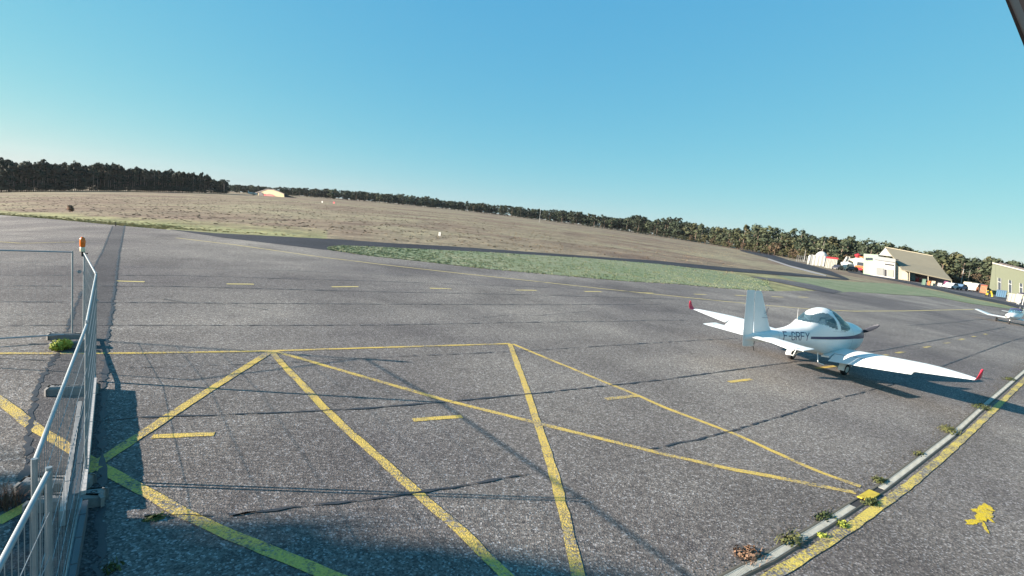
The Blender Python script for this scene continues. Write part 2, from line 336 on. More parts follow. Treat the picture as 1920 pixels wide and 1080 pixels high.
# ------------------------------------------------------------------ painted markings
M_YELE = asphalt('rubbed yellow edge paint', (.158,.155,.15), 1, worn=.4, paint=(.6,.47,.1))
LZ = [.006]
def yline(p, w=.15, m=None, name='parking_line'):
    LZ[0] += .0004; return line(name, p, w, m or M_YEL, LZ[0], rough=.006, step=.25)
yline([(956,645),(982,715),(1008,793.5),(1028,855),(1044.7,913),(1066,1000),(1083,1078),(1092,1120)])
yline([(508,659),(548,702),(604.6,762),(650,806),(693,843),(781.7,923.7),(865,996.7),(945,1077),(990,1122)])
yline([(512,658),(635.8,693.5),(828.5,749),(1003,792.5),(1240,850.8),(1380,882),(1454,895),(1528,910),(1603,924)], .13)
yline([(961,645),(1040,678),(1125,713),(1198,742.5),(1240,762),(1380,815),(1454,848.5),(1528,882),(1614,913)], .12)
yline([(-10,663),(100,663),(240,662.5),(500,658.5),(709,652),(957,644.6)], .13)
yline([(506,660),(400,727),(330,772),(262,817),(215,848),(184,868)], .16)
yline([(-10,744),(25,770),(62,800),(125,838),(185,874),(262,917),(340,961),(430,1003),(520,1040),(615,1079),(700,1112)], .16)
yline([(182,874),(120,908),(60,944),(-10,982)], .16)
yline([(1975,662),(1920,713),(1861.5,770.7),(1769,856),(1695,917),(1602,983.7),(1502,1046.7),(1440,1085),(1380,1118)], .14, M_YELE, name='edge_line')
line('edge_line', [(330,446),(440,459),(600,481.7),(733,498),(866.7,513),(1000,527),(1133,541.7),(1227,551.5),(1343,563.5),(1430,572),(1526,580),(1600,583.5),(1700,583),(1826,580)], .17, M_YELF, .006, .006)
line('edge_line', [(-10,453),(40,456.5),(140,454)], .14, M_YELF, .0125, .006)
DASH = [((285,819),(402,814)), ((774,788),(866,781)), ((1136,748.5),(1197,742)), ((1367,716.5),(1409,711)), ((1530,691),(1570,686)), ((1641,669),(1664,665)), ((1680,662),(1697,659.5)), ((1732,652),(1744,649.5)), ((1770,644),(1780,642)), ((1798,637.5),(1807,635.5)), ((1823,631.5),(1831,630)), ((1845,627),(1851,626)),
 ((218,527),(271,528.5)), ((425,532.5),(476,533)), ((622,538),(672,537.5)), ((806,540.5),(846,541.5)), ((967,544),(1006,544.5)), ((1096,546.5),(1128,547)), ((1198,549),(1225,549.6)), ((1302,551.6),(1325,552.4)), ((1379,553.7),(1401,554.6)), ((1447,556.2),(1468,557.2)), ((1497,557),(1515,557.5))]
for i, (a, b) in enumerate(DASH):
    line('lane_dash', [a, ((a[0]+b[0])/2, (a[1]+b[1])/2), b], .15 if i < 12 else .2, M_YEL if i < 5 else (M_YELW if i < 12 else M_YELF), .0062, .004, step=.12)
line('edge_line', [(1853,772),(1880,778),(1925,787)], .03, mat('faint chalk', (.3,.3,.28), .9), .0125, .004)
# a splash of yellow paint with runs
c0 = pt(1843, 968); mb = MB()
def blob(cx, cy, rx, ry, seed, n=40, rot=0.):
    rr = random.Random(seed); ph = [rr.uniform(0, 6.3) for _ in range(4)]; V = [(cx, cy, 0)]
    for k in range(n):
        a = 2*math.pi*k/n; q = 1+.16*math.sin(3*a+ph[0])+.12*math.sin(5*a+ph[1])+.1*math.sin(9*a+ph[2])+.07*math.sin(14*a+ph[3])
        u, v = rx*q*math.cos(a), ry*q*math.sin(a); V.append((cx+u*math.cos(rot)-v*math.sin(rot), cy+u*math.sin(rot)+v*math.cos(rot), 0))
    mb.add(V, [(0, 1+k, 1+(k+1) % n) for k in range(n)])
aw = math.atan2(c0.y, c0.x)
for i, (px, py, rx, ry) in enumerate([(1845,963,.24,.1),(1850,952,.14,.08),(1838,972,.13,.07)]):
    q = pt(px, py)-c0; blob(q.x, q.y, rx, ry, i, 48, aw); mb.v[-49:] = [(a, b, .0007*i) for a, b, c in mb.v[-49:]]
for i, (a, b, w) in enumerate([((1842,978),(1852,1000),.03), ((1850,968),(1862,980),.04), ((1836,976),(1812,982),.07), ((1838,956),(1822,958),.05)]):
    p, q = pt(*a)-c0, pt(*b)-c0; d = q-p; blob((p.x+q.x)/2, (p.y+q.y)/2, d.length/2, w*.8, 20+i, rot=math.atan2(d.y, d.x)); mb.v[-41:] = [(a, b, -.0007*(i+1)) for a, b, c in mb.v[-41:]]
o = obj('paint_splash', mb, asphalt('splashed paint', (.158,.155,.15), 1, worn=.27, paint=(.6,.44,.025))); o.location = (c0.x, c0.y, c0.z+.0075); tag(o, kind='structure')
# ------------------------------------------------------------------ drain
DR = [(1300,1122),(1387,1074),(1443,1046.7),(1543,985.6),(1606,945),(1657.8,913),(1724,863),(1783.7,817),(1857.8,750),(1920,696.7),(1975,648)]
dw = wline(DR, .1); M_GRATE = mat('worn galvanised grating', (.4,.41,.36), .7, metal=0., noise=(8,.5,(.25,.25,.21)))
dt = np.gradient(dw, axis=0); dt /= np.hypot(*dt.T)[:,None]; dn = np.stack([-dt[:,1], dt[:,0]], -1)
def dstrip(o0, o1, z0, z1=None):
    a = dw+dn*o0; b = dw+dn*o1; P = np.stack([a, b], 1); g = ground(P[...,0], P[...,1]); g[:,0] += z0; g[:,1] += z0 if z1 is None else z1
    return np.concatenate([P, g[...,None]], -1)
DRAIN = tag(obj('drain_channel', MB().grid(dstrip(-.05, .05, .0045)), mat('drain dark', (.03,.03,.03), .9)), kind='structure')
m_cedge = mat('drain concrete rim', (.09,.083,.068), .9, noise=(5,.5,(.05,.05,.035)))
for s_ in (-1, 1):
    e = MB().grid(dstrip(s_*.05, s_*.07, .013)).grid(dstrip(s_*.07, s_*.095, .013, .001)).grid(dstrip(s_*.049, s_*.05, .0045, .013)); obj('channel_rim', e, m_cedge, DRAIN)
# grating lengths, 0.5 m each: bars across a frame
def grate_mesh(bars=17):
    m = MB()
    for y in (-.043, .043): m.box(-.245, .245, y-.005, y+.005, 0, .012)
    for i in range(bars): x = -.24+.48*i/(bars-1); m.box(x-.011, x+.011, -.038, .038, .002, .010)
    return mesh('grate', m)
gm = grate_mesh(); gm.materials.append(M_GRATE); cov = pt(1634, 926)
cum = np.arange(len(dw))*.1; k = 3
while k < len(dw)-5:
    p = dw[k]; a = math.atan2(dt[k,1], dt[k,0]); dcov = math.hypot(p[0]-cov.x, p[1]-cov.y)
    if dcov < .26:
        o = obj('cover', MB().bbox((0,0,0), (.5,.17,.016), .004), mat('yellow painted steel', (.62,.46,.02), .5, noise=(12,.4,(.5,.36,.04))), DRAIN); o['label'] = 'bright yellow cover plate'; z = .014
    elif dcov < .6 : k += 1; continue
    else: o = obj('grate', gm, None, DRAIN); z = .003
    o.location = (p[0], p[1], float(ground(p[0], p[1]))+z); o.rotation_euler = (0, 0, a); k += 5
# ------------------------------------------------------------------ weeds and grass tufts
def blades(m, n, rad, h, w, lean=.6, rr=random):
    for _ in range(n):
        a = rr.uniform(0, 6.283); r_ = rad*math.sqrt(rr.random()); x, y = r_*math.cos(a), r_*math.sin(a); b = rr.uniform(0, 6.283); hh = h*rr.uniform(.5, 1.15); l = lean*rr.uniform(.2, 1)*hh
        dx, dy = math.cos(b), math.sin(b); px_, py_ = -dy*w/2, dx*w/2
        m.add([(x+px_, y+py_, 0), (x-px_, y-py_, 0), (x-px_*.8+dx*l*.4, y-py_*.8+dy*l*.4, hh*.6), (x+px_*.8+dx*l*.4, y+py_*.8+dy*l*.4, hh*.6), (x+dx*l, y+dy*l, hh)], [(0,1,2,3), (3,2,4)])
M_WEED = leaf_mat('weed leaves', (.05,.07,.025), (.12,.125,.045), 6); M_DEAD = leaf_mat('dry weed', (.16,.09,.065), (.25,.16,.1), 8); M_LIME = leaf_mat('bright weed', (.26,.3,.05), (.4,.42,.08), 8)
def weed(px, py, rad, h, label, m=None, n=90, w=.014, name='weed', elong=1.):
    p = pt(px, py); b = MB(); rr = random.Random(int(px*7+py))
    if name == 'weed':
        for _ in range(5): a = rr.uniform(0, 6.3); q = rr.uniform(.05, .42)*rad; crown(b, [((q*math.cos(a), q*math.sin(a), h*.3), (rad*.5, rad*.5, h*.38))], max(12, n//6), .017, rr)
        blades(b, n//5, rad*.75, h*.8, w*.7, 1.1, rr)
    else: blades(b, n, rad*.8, h*.75, w*.8, 1.1, rr)
    o = obj(name, b, m or M_WEED); o.location = p; k = np.argmin(np.hypot(dw[:,0]-p.x, dw[:,1]-p.y)); o.rotation_euler = (0, 0, math.atan2(dt[k,1], dt[k,0])); o.scale = (elong, 1, 1)
    return tag(o, label, 'weed', 'weeds along the drain and fence')
weed(1410, 1046, .24, .1, 'reddish brown dry weed mat beside the near drain grating', M_DEAD, 260, .012, elong=1.4)
weed(1478, 1014, .2, .09, 'dark green low weed left of the drain above the brown dry one', n=200, elong=1.7)
weed(1650, 903, .17, .08, 'leafy weed just above the yellow drain cover', n=170, elong=1.6)
weed(1634, 944, .17, .08, 'green weed clump just below the yellow drain cover', n=170, elong=1.5)
weed(1580, 984, .12, .06, 'small pale green weed between the drain and the yellow edge line', M_LIME, 70, elong=1.5)
weed(1542, 1006, .1, .06, 'small yellow green weed in the gravel beside the yellow edge line', M_LIME, 60)
weed(1779, 808, .3, .12, 'rounded green weed hump beside the middle of the drain', n=260, elong=1.5)
weed(1838, 764, .3, .12, 'green weed hump by the drain at the wingtip shadow', n=260, elong=1.8)
weed(1720, 852, .15, .07, 'thin weed tuft left of the drain between cover and hump', n=80, elong=2)
weed(1545, 967, .15, .05, 'flat weed strip along the left rim of the drain', n=110, elong=2.4)
weed(1892, 712, .3, .1, 'weed strip by the drain at the far right edge', n=180, elong=2.2)
weed(115, 656, .16, .36, 'bright lime green bush of weeds against the dark rear block', M_LIME, 300, .03, 'weed_bush')
weed(10, 950, .17, .3, 'tall dry grass tuft at the lower left edge', M_DEAD, 140, .012, 'grass_tuft')
weed(215, 1068, .14, .1, 'small green weed at the bottom by the dark trench patch', n=60)
weed(290, 972, .1, .05, 'flat dark weed in the crack under the yellow line', n=60, elong=2)
weed(131, 397, .4, 1.1, 'lone brown bush standing in the field at the far left', M_DEAD, 420, .05, 'field_bush')
wb = [o for o in COL.objects if o.name == 'weed_bush'][0]; b = MB(); crown(b, [((0,0,.13),(.17,.17,.13)),((.1,.05,.1),(.1,.1,.1)),((-.08,-.1,.1),(.12,.12,.09))], 150, .028, random.Random(5)); old = wb.data; wb.data = mesh('weed_bush', b); wb.data.materials.append(M_LIME)
fb = [o for o in COL.objects if o.name == 'field_bush'][0]; b = MB(); crown(b, [((0,0,.5),(.4,.4,.5)),((.2,.1,.4),(.3,.3,.4))], 110, .09, random.Random(6)); fb.data = mesh('field_bush', b); fb.data.materials.append(M_DEAD)
# dirt and gravel either side of the drain
b = MB()
for i in range(9000):
    k = random.randrange(len(dw)); o_ = random.gauss(0, .26)
    if abs(o_) < .1: continue
    x, y = dw[k]+dn[k]*o_+dt[k]*random.uniform(-.05,.05); z = float(ground(x, y)); s_ = random.uniform(.004, .016)
    b.add([(x-s_, y-s_*.7, z), (x+s_, y-s_*.5, z), (x, y+s_, z), (x+s_*.1, y, z+s_*1.1)], [(0,1,3), (1,2,3), (2,0,3)])
tag(obj('gravel', b, mat('loose gravel', (.13,.115,.095), .9, noise=(30,.5,(.06,.05,.035)))), kind='stuff')
def scatter(name, n, sampler, h, w, mat_):
    b = MB()
    for _ in range(n):
        x, y, k = sampler(); z = float(ground(x, y))-.03; c_ = h*k*random.uniform(.5, 1.3); a = random.uniform(0, 3.14); ww = w*random.uniform(.6, 1.4)
        for q in (a, a+1.57):
            dx, dy = math.cos(q)*ww, math.sin(q)*ww; l = random.uniform(-.4,.4)*c_
            b.add([(x-dx, y-dy, z), (x+dx, y+dy, z), (x+dx*.5+l, y+dy*.5, z+c_), (x-dx*.7+l, y-dy*.7, z+c_*.8)], [(0,1,2,3)])
    return tag(obj(name, b, mat_), kind='stuff')
def samp_verge():
    a = random.uniform(-47, -4 if random.random() < .6 else 47); r_ = float(redge(a))+abs(random.gauss(0, 3.5))+.1
    return r_*math.sin(R(a)), r_*math.cos(R(a)), .55
def samp_island():
    while True:
        px = random.uniform(615, 1440); lo = np.interp(px, EP[:,0], EP[:,1]); up = np.interp(px, [613,640,733,833,933,1100,1233,1330,1425], [464,460,464,469,474,484,495,506,523])
        if lo-up > 1:
            p = at(px, random.uniform(up, lo)); return p[0], p[1], 1
def samp_field():
    while True:
        a = random.uniform(-47, 47); r_ = random.uniform(48**.5, 260**.5)**2
        if r_ > redge(a)+16: return r_*math.sin(R(a)), r_*math.cos(R(a)), random.choice((.6,.8,1,1.5))
def clear(s):
    def f():
        while True:
            x, y, k = s(); px = np.array([x, y, float(ground(x,y))])-np.array([0,0,H0]); c = px @ CM; u, v = 960+c[0]/c[2]*F*960, 540+c[1]/c[2]*F*960
            up = np.interp(u, [318,500,640,933,1233,1480,1590], [428,440,447,466,487,509,521]); lo = np.interp(u, [318,420,530,612,640,733,933,1233,1480,1590], [433,448,461,471,462,466,476,497,519,527])
            if 310 < u < 1600 and up < v < lo: continue
            if u > 1380 and v < 560 and v > 480 and u < 1600: continue
            if u > 1560: continue
            return x, y, k
    return f
scatter('grass', 4500, clear(samp_verge), .07, .16, M_STRAW)
scatter('grass', 5200, samp_island, .08, .14, M_GRASS)
scatter('heath', 5000, clear(samp_field), .06, .2, M_GROUND)
# ------------------------------------------------------------------ temporary fence
def fence_panel(A, B, label, ztop=2., z0=.12, wr=.0026):
    A, B = Vector(A).to_3d(), Vector(B).to_3d(); L_ = (B-A).length
    t = thing('mesh_fence', label, 'fence panel', (A.x, A.y, 0), math.atan2(B.y-A.y, B.x-A.x), 'temporary mesh fence panels')
    for x in (.02, L_-.02): obj('post', MB().tube([(x,0,.03),(x,0,ztop+.01)], .0165, 10), M_STEEL, t, True, sharp=40)
    obj('rail', MB().tube([(.02,0,ztop-.02),(L_-.02,0,ztop-.02)], .0145, 10), M_STEEL, t, True, sharp=40)
    obj('rail', MB().tube([(.02,0,z0),(L_-.02,0,z0)], .016, 8), M_STEEL, t, True, sharp=40)
    m = MB(); n = int(L_/.105)
    for i in range(1, n): x = L_*i/n; m.tube([(x,.0,z0),(x,.0,ztop-.02)], wr, 4, False)
    for z in (.36,.62,.9,1.18,1.46,1.74): m.tube([(.02,.006,z),(L_-.02,.006,z)], wr, 4, False)
    tag(obj('wire_mesh', m, M_STEEL, t), kind='stuff'); return t
PA = (-9.63, 11.6); PB = (-7.38, 9.18); PC = (-4.93, 6.0); PD = (-2.69, 2.9); PE = (-2.56, 2.86)
fence_panel((-9.75, 11.5), (-12.2, 8.9), 'fence panel turning left from the warning lamp, its rail running off the left edge', wr=.0012)
fence_panel((-9.6, 11.6), PB, 'farthest fence panel of the row, seen almost end on with the orange lamp on it')
fence_panel(PB, PC, 'second fence panel of the row, nearer than the lamp panel')
fence_panel((PC[0]+.03, PC[1]-.03), PD, 'long fence panel in front of the lying boards, third of the row')
fence_panel(PE, (-.75, -.1), 'nearest fence panel, cut off by the lower left corner')
def clamp(x, y, z, label):
    m = MB().bbox((0,0,-.03), (.1,.06,.06), .012).tube([(-.02,-.05,0),(-.02,.05,0)], .008, 6)
    o = obj('pipe_clamp', m, M_STEEL); o.location = (x, y, z); o.rotation_euler = (0,0,-.9); return tag(o, label, 'clamp', 'clamps joining the fence posts')
clamp(-9.66, 11.55, 1.55, 'fence clamp near the top of the lamp posts'); clamp(-7.38, 9.17, 1.5, 'fence clamp between the lamp panel and the second panel')
clamp(-2.62, 2.88, 1.2, 'fence clamp on the two near posts at lower left'); clamp(-2.62, 2.88, .3, 'lowest fence clamp on the two near posts at lower left')
M_FOOT = mat('dusty recycled rubber', (.16,.16,.155), .9, noise=(9,.5,(.24,.235,.22)), bump=(50,.4,.01))
def foot(px, py, ang, label, dz=0.):
    t = thing('ballast_block', label, 'block', pt(px, py)+Vector((0,0,dz)), ang, 'blocks that hold the fence up')
    m = MB().bbox((0,0,0), (.72,.24,.15), .03); obj('block', m, M_FOOT, t)
    for x in (-.22,-.07,.1,.24): obj('socket', MB().lathe([(.021,.146),(.021,.153),(.033,.1525),(.033,.146)], 10, Matrix.Translation((x,0,0))), M_BLACK, t)
    return t
foot(128, 636, .42, 'dark rear block of the two beside the lime weed bush')
foot(134, 651, .62, 'pale topped tilted block in front of the rear one, by the lime weed bush')
foot(137, 738, .5, 'grey block under the second fence junction, left of the boards')
foot(106, 918, .35, 'grey block by the near posts, above the lower yellow line')
foot(126, 950, .45, 'block at the near end of the boards')
# boards on edge along the fence foot
M_BOARD = mat('weathered grey boards', (.5,.48,.45), .85, noise=(4,.5,(.32,.31,.29)), bump=(30,.3,.01)); M_BDARK = mat('dark formwork board', (.075,.085,.1), .7, noise=(4,.5,(.11,.11,.11)))
def board(a, b, ztop, h, w, label, m, rz=0.):
    A, B = pt(*a, ztop), pt(*b, ztop); A.z = B.z = 0; L_ = (B-A).length
    bm_ = MB()
    n = 10
    for i in range(n):
        u0, u1 = L_*i/n, L_*(i+1)/n; bm_.box(u0, u1-.003 if i < n-1 else u1, -w/2, w/2, ztop-h, ztop+.003*math.sin(i*2.1))
    o = obj('timber_board', bm_, m); o.location = A; o.rotation_euler = (rz, 0, math.atan2(B.y-A.y, B.x-A.x)); return tag(o, label, 'board', 'boards stacked along the fence')
board((150,752), (117,958), .19, .17, .05, 'left pale board standing on edge under the fence', M_BOARD)
board((160,752), (131,955), .17, .14, .05, 'dark board between the two pale boards', M_BDARK)
board((166,722), (142,925), .18, .15, .06, 'second dark board standing next to the right pale board', M_BDARK)
board((178,708), (156,920), .2, .18, .05, 'right pale board standing on edge, casting the solid shadow', M_BOARD)
board((160,938), (132,1095), .2, .18, .05, 'nearest board under the fence, running to the bottom edge', M_BDARK)
# warning lamp on the far post
L0 = Vector((-9.62, 11.58, 2.0)); t = thing('warning_lamp', 'orange warning lamp standing on top of the far fence post', 'warning lamp', L0)
obj('bracket', MB().tube([(0,0,-.1),(0,0,.02)], .03, 8).tube([(0,0,0),(.09,-.03,-.02),(.15,-.05,-.02)], .018, 6), M_BLACK, t)
obj('battery_case', MB().lathe([(.035,.0),(.048,.01),(.05,.06),(.046,.1),(.038,.11)], 14), mat('cream plastic', (.7,.62,.42), .4), t, True, sharp=35)
obj('lens', MB().lathe([(.04,.105),(.05,.125),(.055,.2),(.055,.26),(.045,.3),(.03,.325),(0.008,.335)], 18), mat('orange lens', (.75,.16,.01), .25), t, True, sharp=50)
# ------------------------------------------------------------------ aeroplanes
def herm(tab, x):
    tab = np.array(tab, float); X = tab[:,0]; Y = tab[:,1:]; m = np.gradient(Y, X, axis=0); i = np.clip(np.searchsorted(X, x)-1, 0, len(X)-2); h = X[i+1]-X[i]; u = ((np.clip(x, X[0], X[-1])-X[i])/h)[...,None]; h = h[...,None]
    return Y[i]*(2*u**3-3*u**2+1)+m[i]*h*(u**3-2*u**2+u)+Y[i+1]*(-2*u**3+3*u**2)+m[i+1]*h*(u**3-u**2)
# stations: x, top, bottom, half width, height of the widest point
ST = [(-4.28,1.14,.98,.025,1.06),(-3.9,1.2,.95,.075,1.07),(-3.2,1.27,.9,.16,1.08),(-2.6,1.33,.84,.24,1.09),(-2.0,1.42,.74,.33,1.09),(-1.7,1.52,.68,.38,1.09),(-1.4,1.72,.62,.43,1.1),(-1.15,1.88,.57,.47,1.11),(-.85,1.985,.51,.51,1.12),(-.5,2.02,.45,.545,1.13),(-.2,1.98,.41,.56,1.14),(.05,1.88,.38,.57,1.14),(.3,1.74,.37,.565,1.13),(.5,1.64,.37,.56,1.12),(.8,1.58,.4,.54,1.12),(1.05,1.55,.44,.52,1.11),(1.3,1.5,.5,.47,1.1),(1.55,1.43,.6,.4,1.08),(1.72,1.37,.72,.3,1.07),(1.8,1.27,.86,.19,1.06)]
def body_pt(x, th):
    s_ = herm(ST, x); zt, zb, hw, zm = s_[...,0], s_[...,1], s_[...,2], s_[...,3]; c, sn = np.cos(th), np.sin(th)
    y = hw*np.sign(c)*np.abs(c)**(2/2.25); z = zm+np.where(sn > 0, (zt-zm)*np.abs(sn)**(2/2.1), -(zm-zb)*np.abs(sn)**(2/2.3)); return np.stack([x, y, z], -1)
def body_y(x, z):
    s_ = herm(ST, np.asarray(x, float)); zt, zb, hw, zm = s_[...,0], s_[...,1], s_[...,2], s_[...,3]; up = z > zm
    k = np.where(up, (z-zm)/(zt-zm), (zm-z)/(zm-zb)); k = np.clip(k, 0, 1); sn = np.where(up, k**(2.1/2), k**(2.3/2)); return hw*np.sqrt(np.clip(1-sn*sn, 0, 1))**(2/2.25)
def inside(poly, x, z):
    r_ = np.zeros(x.shape, bool); n = len(poly)
    for i in range(n):
        (x0,z0),(x1,z1) = poly[i], poly[(i+1) % n]; c = ((z0 > z) != (z1 > z)) & (x < (x1-x0)*(z-z0)/(z1-z0+1e-12)+x0); r_ ^= c
    return r_
SIDE_WIN = [(-1.64,1.575),(-1.52,1.66),(-1.34,1.77),(-1.1,1.86),(-.88,1.895),(-.7,1.875),(-.54,1.78),(-.43,1.62),(-.375,1.4),(-.5,1.42),(-.75,1.475),(-1.05,1.54),(-1.35,1.58)]
WINDSCREEN = [(-.2,1.36),(-.25,1.55),(-.33,1.7),(-.42,1.82),(-.5,2.1),(.1,2.1),(.58,1.63),(.52,1.55),(.46,1.44),(.3,1.37),(.1,1.35)]
M_GLASS = mat('tinted canopy glass', (.42,.72,.84), .03, trans=.92, spec=.6); M_GLASS.node_tree.nodes['Principled BSDF'].inputs['IOR'].default_value = 1.06; M_GLASS.node_tree.nodes['Principled BSDF'].inputs['Coat Weight'].default_value = .6; M_SEAT = mat('seat cloth', (.25,.26,.28), .8); M_DARKIN = mat('cockpit lining', (.05,.055,.065), .8)
M_LINE = mat('panel gap', (.2,.21,.22), .8)
PLANE = thing('aeroplane', 'white low wing aeroplane with red winglets and bubble canopy parked on the apron', 'aeroplane', (10.695, 17.454, 0), R(30.07))
NU, NV = 250, 128
xs = np.linspace(ST[0][0], ST[-1][0], NU); th = np.linspace(-math.pi/2, 1.5*math.pi, NV+1)[:-1]
BP = body_pt(np.repeat(xs[:,None], NV, 1), np.repeat(th[None], NU, 0))
ctr = (BP[:-1]+BP[1:]+np.roll(BP, -1, 1)[:-1]+np.roll(BP, -1, 1)[1:])/4
cs = np.where(inside(SIDE_WIN, ctr[...,0], ctr[...,2]), np.where(ctr[...,1] < 0, 1, 2), 0); cs = np.where(inside(WINDSCREEN, ctr[...,0], ctr[...,2]), 3, cs)
def body_faces(code):
    m = MB(); idx = {}
    for i, j in np.argwhere(cs == code):
        q = []
        for a, b_ in ((i,j),(i,(j+1) % NV),(i+1,(j+1) % NV),(i+1,j)):
            if (a,b_) not in idx: idx[(a,b_)] = len(m.v); m.v.append(tuple(BP[a,b_]))
            q.append(idx[(a,b_)])
        m.f.append(tuple(q))
    return m
fm = body_faces(0)
for e in (0, NU-1): n0 = len(fm.v); fm.v += [tuple(p) for p in BP[e]]; fm.f.append(tuple(range(n0, n0+NV)))
obj('fuselage', fm, M_WHITE, PLANE, True)
obj('window', body_faces(1), M_GLASS, PLANE, True); obj('window', body_faces(2), M_GLASS, PLANE, True); obj('windscreen', body_faces(3), M_GLASS, PLANE, True)
lin = MB(); 
for s_ in (-1, 1): lin.add([(-1.3,s_*.36,.8),(.5,s_*.47,.8),(.5,s_*.47,1.3),(-1.3,s_*.36,1.34)], [(0,1,2,3)])
lin.box(-1.25, .5, -.34, .34, .73, .75).box(.36, .5, -.42, .42, .75, 1.42).prism([(-1.25,.8),(-1.15,.8),(-1.3,1.4),(-1.38,1.4)], -.28, .28)
obj('cockpit_lining', lin, M_DARKIN, PLANE)
for s_ in (-1, 1):
    st = obj('seat', MB().prism([(-.02,.84),(-.02,.95),(-.5,.93),(-.72,1.5),(-.82,1.48),(-.62,.8)], s_*.23-.18, s_*.23+.18), M_SEAT, PLANE)
    obj('headrest', MB().bbox((-.8,s_*.23,1.53), (.09,.24,.19), .03).tube([(-.78,s_*.23-.06,1.44),(-.795,s_*.23-.06,1.55)], .008, 6).tube([(-.78,s_*.23+.06,1.44),(-.795,s_*.23+.06,1.55)], .008, 6), M_SEAT, st)
# navy stripe and registration, laid on the fuselage skin
def skin_patch(m, xs_, z0, z1, side, off=.004, nz=5):
    xs_ = np.asarray(xs_, float); zz = np.linspace(0, 1, nz)[None]*(np.asarray(z1)-np.asarray(z0))[:,None]+np.asarray(z0)[:,None]
    X = np.repeat(xs_[:,None], nz, 1); m.grid(np.stack([X, side*(body_y(X, zz)+off), zz], -1))
def stripe(side):
    m = MB(); x = np.linspace(-1.58, 1.79, 70); mid = 1.13+.01*x+np.where(x > .3, .035*(x-.3)**1.3, 0); w = np.interp(x, [-1.6,-.5,.6,1.2,1.8], [.04,.046,.055,.1,.15])
    skin_patch(m, x, mid-w, mid+w, side); return m
for s_ in (-1, 1):
    obj('stripe', stripe(s_), M_NAVY, PLANE, True)
    m = MB(); x = np.linspace(.65, 1.76, 40); lo = .46+.33*((x-.65)/1.11)**1.6; skin_patch(m, x, lo, lo+.045+.06*((x-.65)/1.11), s_); obj('nose_stripe', m, M_NAVY, PLANE, True)
GL = {'F': [((0,0),(0,7)),((0,7),(4,7)),((0,3.8),(3.2,3.8))], '-': [((.4,3.4),(2.8,3.4))], 'G': [((4,5.6),(3.1,7)),((3.1,7),(.9,7)),((.9,7),(0,5.6)),((0,5.6),(0,1.4)),((0,1.4),(.9,0)),((.9,0),(3.1,0)),((3.1,0),(4,1.2)),((4,1.2),(4,3.2)),((4,3.2),(2.3,3.2))],
 'R': [((0,0),(0,7)),((0,7),(3,7)),((3,7),(4,6.1)),((4,6.1),(4,4.5)),((4,4.5),(3,3.6)),((3,3.6),(0,3.6)),((2,3.6),(4,0))], 'Y': [((0,7),(2,3.5)),((4,7),(2,3.5)),((2,3.5),(2,0))]}
def reg(side, text='F-GRFY', x0=-2.7, z0=1.03, u=.0335):
    m = MB(); x = 0; letters = []
    for ch in text:
        for (a, b_) in GL[ch]:
            a, b_ = np.array(a), np.array(b_); d = b_-a; l = np.hypot(*d); d = d/l; n_ = np.array([-d[1], d[0]])*.42; a = a-d*.35; b_ = b_+d*.35
            k = max(2, int(l*2)); tt = np.linspace(0, 1, k)[:,None]; P = np.stack([a*(1-tt)+b_*tt+n_*s2 for s2 in (-1,0,1)], 1)
            gx = (P[...,0]+x)*u; X = x0+gx if side < 0 else x0+sum(3.4 if c == '-' else 5.6 for c in text)*u-gx; Z = z0+P[...,1]*u
            m.grid(np.stack([X, side*(body_y(X, Z)+.004), Z], -1))
        letters.append((ch, m)); m = MB(); x += 4.2 if ch == '-' else 5.7
    return letters
for s_ in (-1, 1):
    for ch, m in reg(s_): obj('registration_letter', m, M_NAVY, PLANE, True)
for x_, w_ in ((.56,.008),(1.78,.012),(-2.9,.006)):
    P = body_pt(np.array([[x_]*65,[x_+w_]*65]), np.repeat(np.linspace(0, 2*math.pi, 65)[None], 2, 0)); c_ = P.mean((0,1)); P[...,1:] = c_[1:]+(P[...,1:]-c_[1:])*1.006
    obj('panel_line', MB().grid(P), M_LINE, PLANE)
obj('exhaust', MB().tube([(1.0,-.2,.42),(.85,-.22,.3),(.7,-.24,.27)], .03, 8), M_STEEL, PLANE, True)
for s_ in (-1, 1): m = MB(); skin_patch(m, np.linspace(-.62,.1,20), np.full(20,1.335)-.02*np.linspace(0,1,20), np.full(20,1.341)-.02*np.linspace(0,1,20), s_, .003, 2); obj('panel_line', m, M_LINE, PLANE)
# wings
YS = np.array([.42,.8,1.3,1.9,2.5,3.0,3.4,3.8,4.15,4.4,4.52]); LE = np.array([.5,.46,.35,.2,.04,-.12,-.31,-.58,-.85,-1.07,-1.24]); TE = np.array([-.72,-.77,-.86,-.97,-1.09,-1.19,-1.24,-1.29,-1.34,-1.38,-1.4])
def wz(y): return .47+.143*np.abs(y)
def foil(u): return .6*(.2969*np.sqrt(u)-.126*u-.3516*u**2+.2843*u**3-.1015*u**4)/.12*.2
def wing_pt(y, u, up, thk=1.):
    le = np.interp(y, YS, LE); te = np.interp(y, YS, TE); c = le-te; inc = np.radians(np.interp(y, [.4,4.5], [6.5,3.])); t_ = foil(u)*thk*np.interp(y, [.4,4.5], [1.15,.85]); h = (t_*1.15 if up > 0 else -t_*.75)*c
    x = le-u*c; return np.stack([x, y, wz(y)+h+(x+.2)*np.tan(inc)], -1)
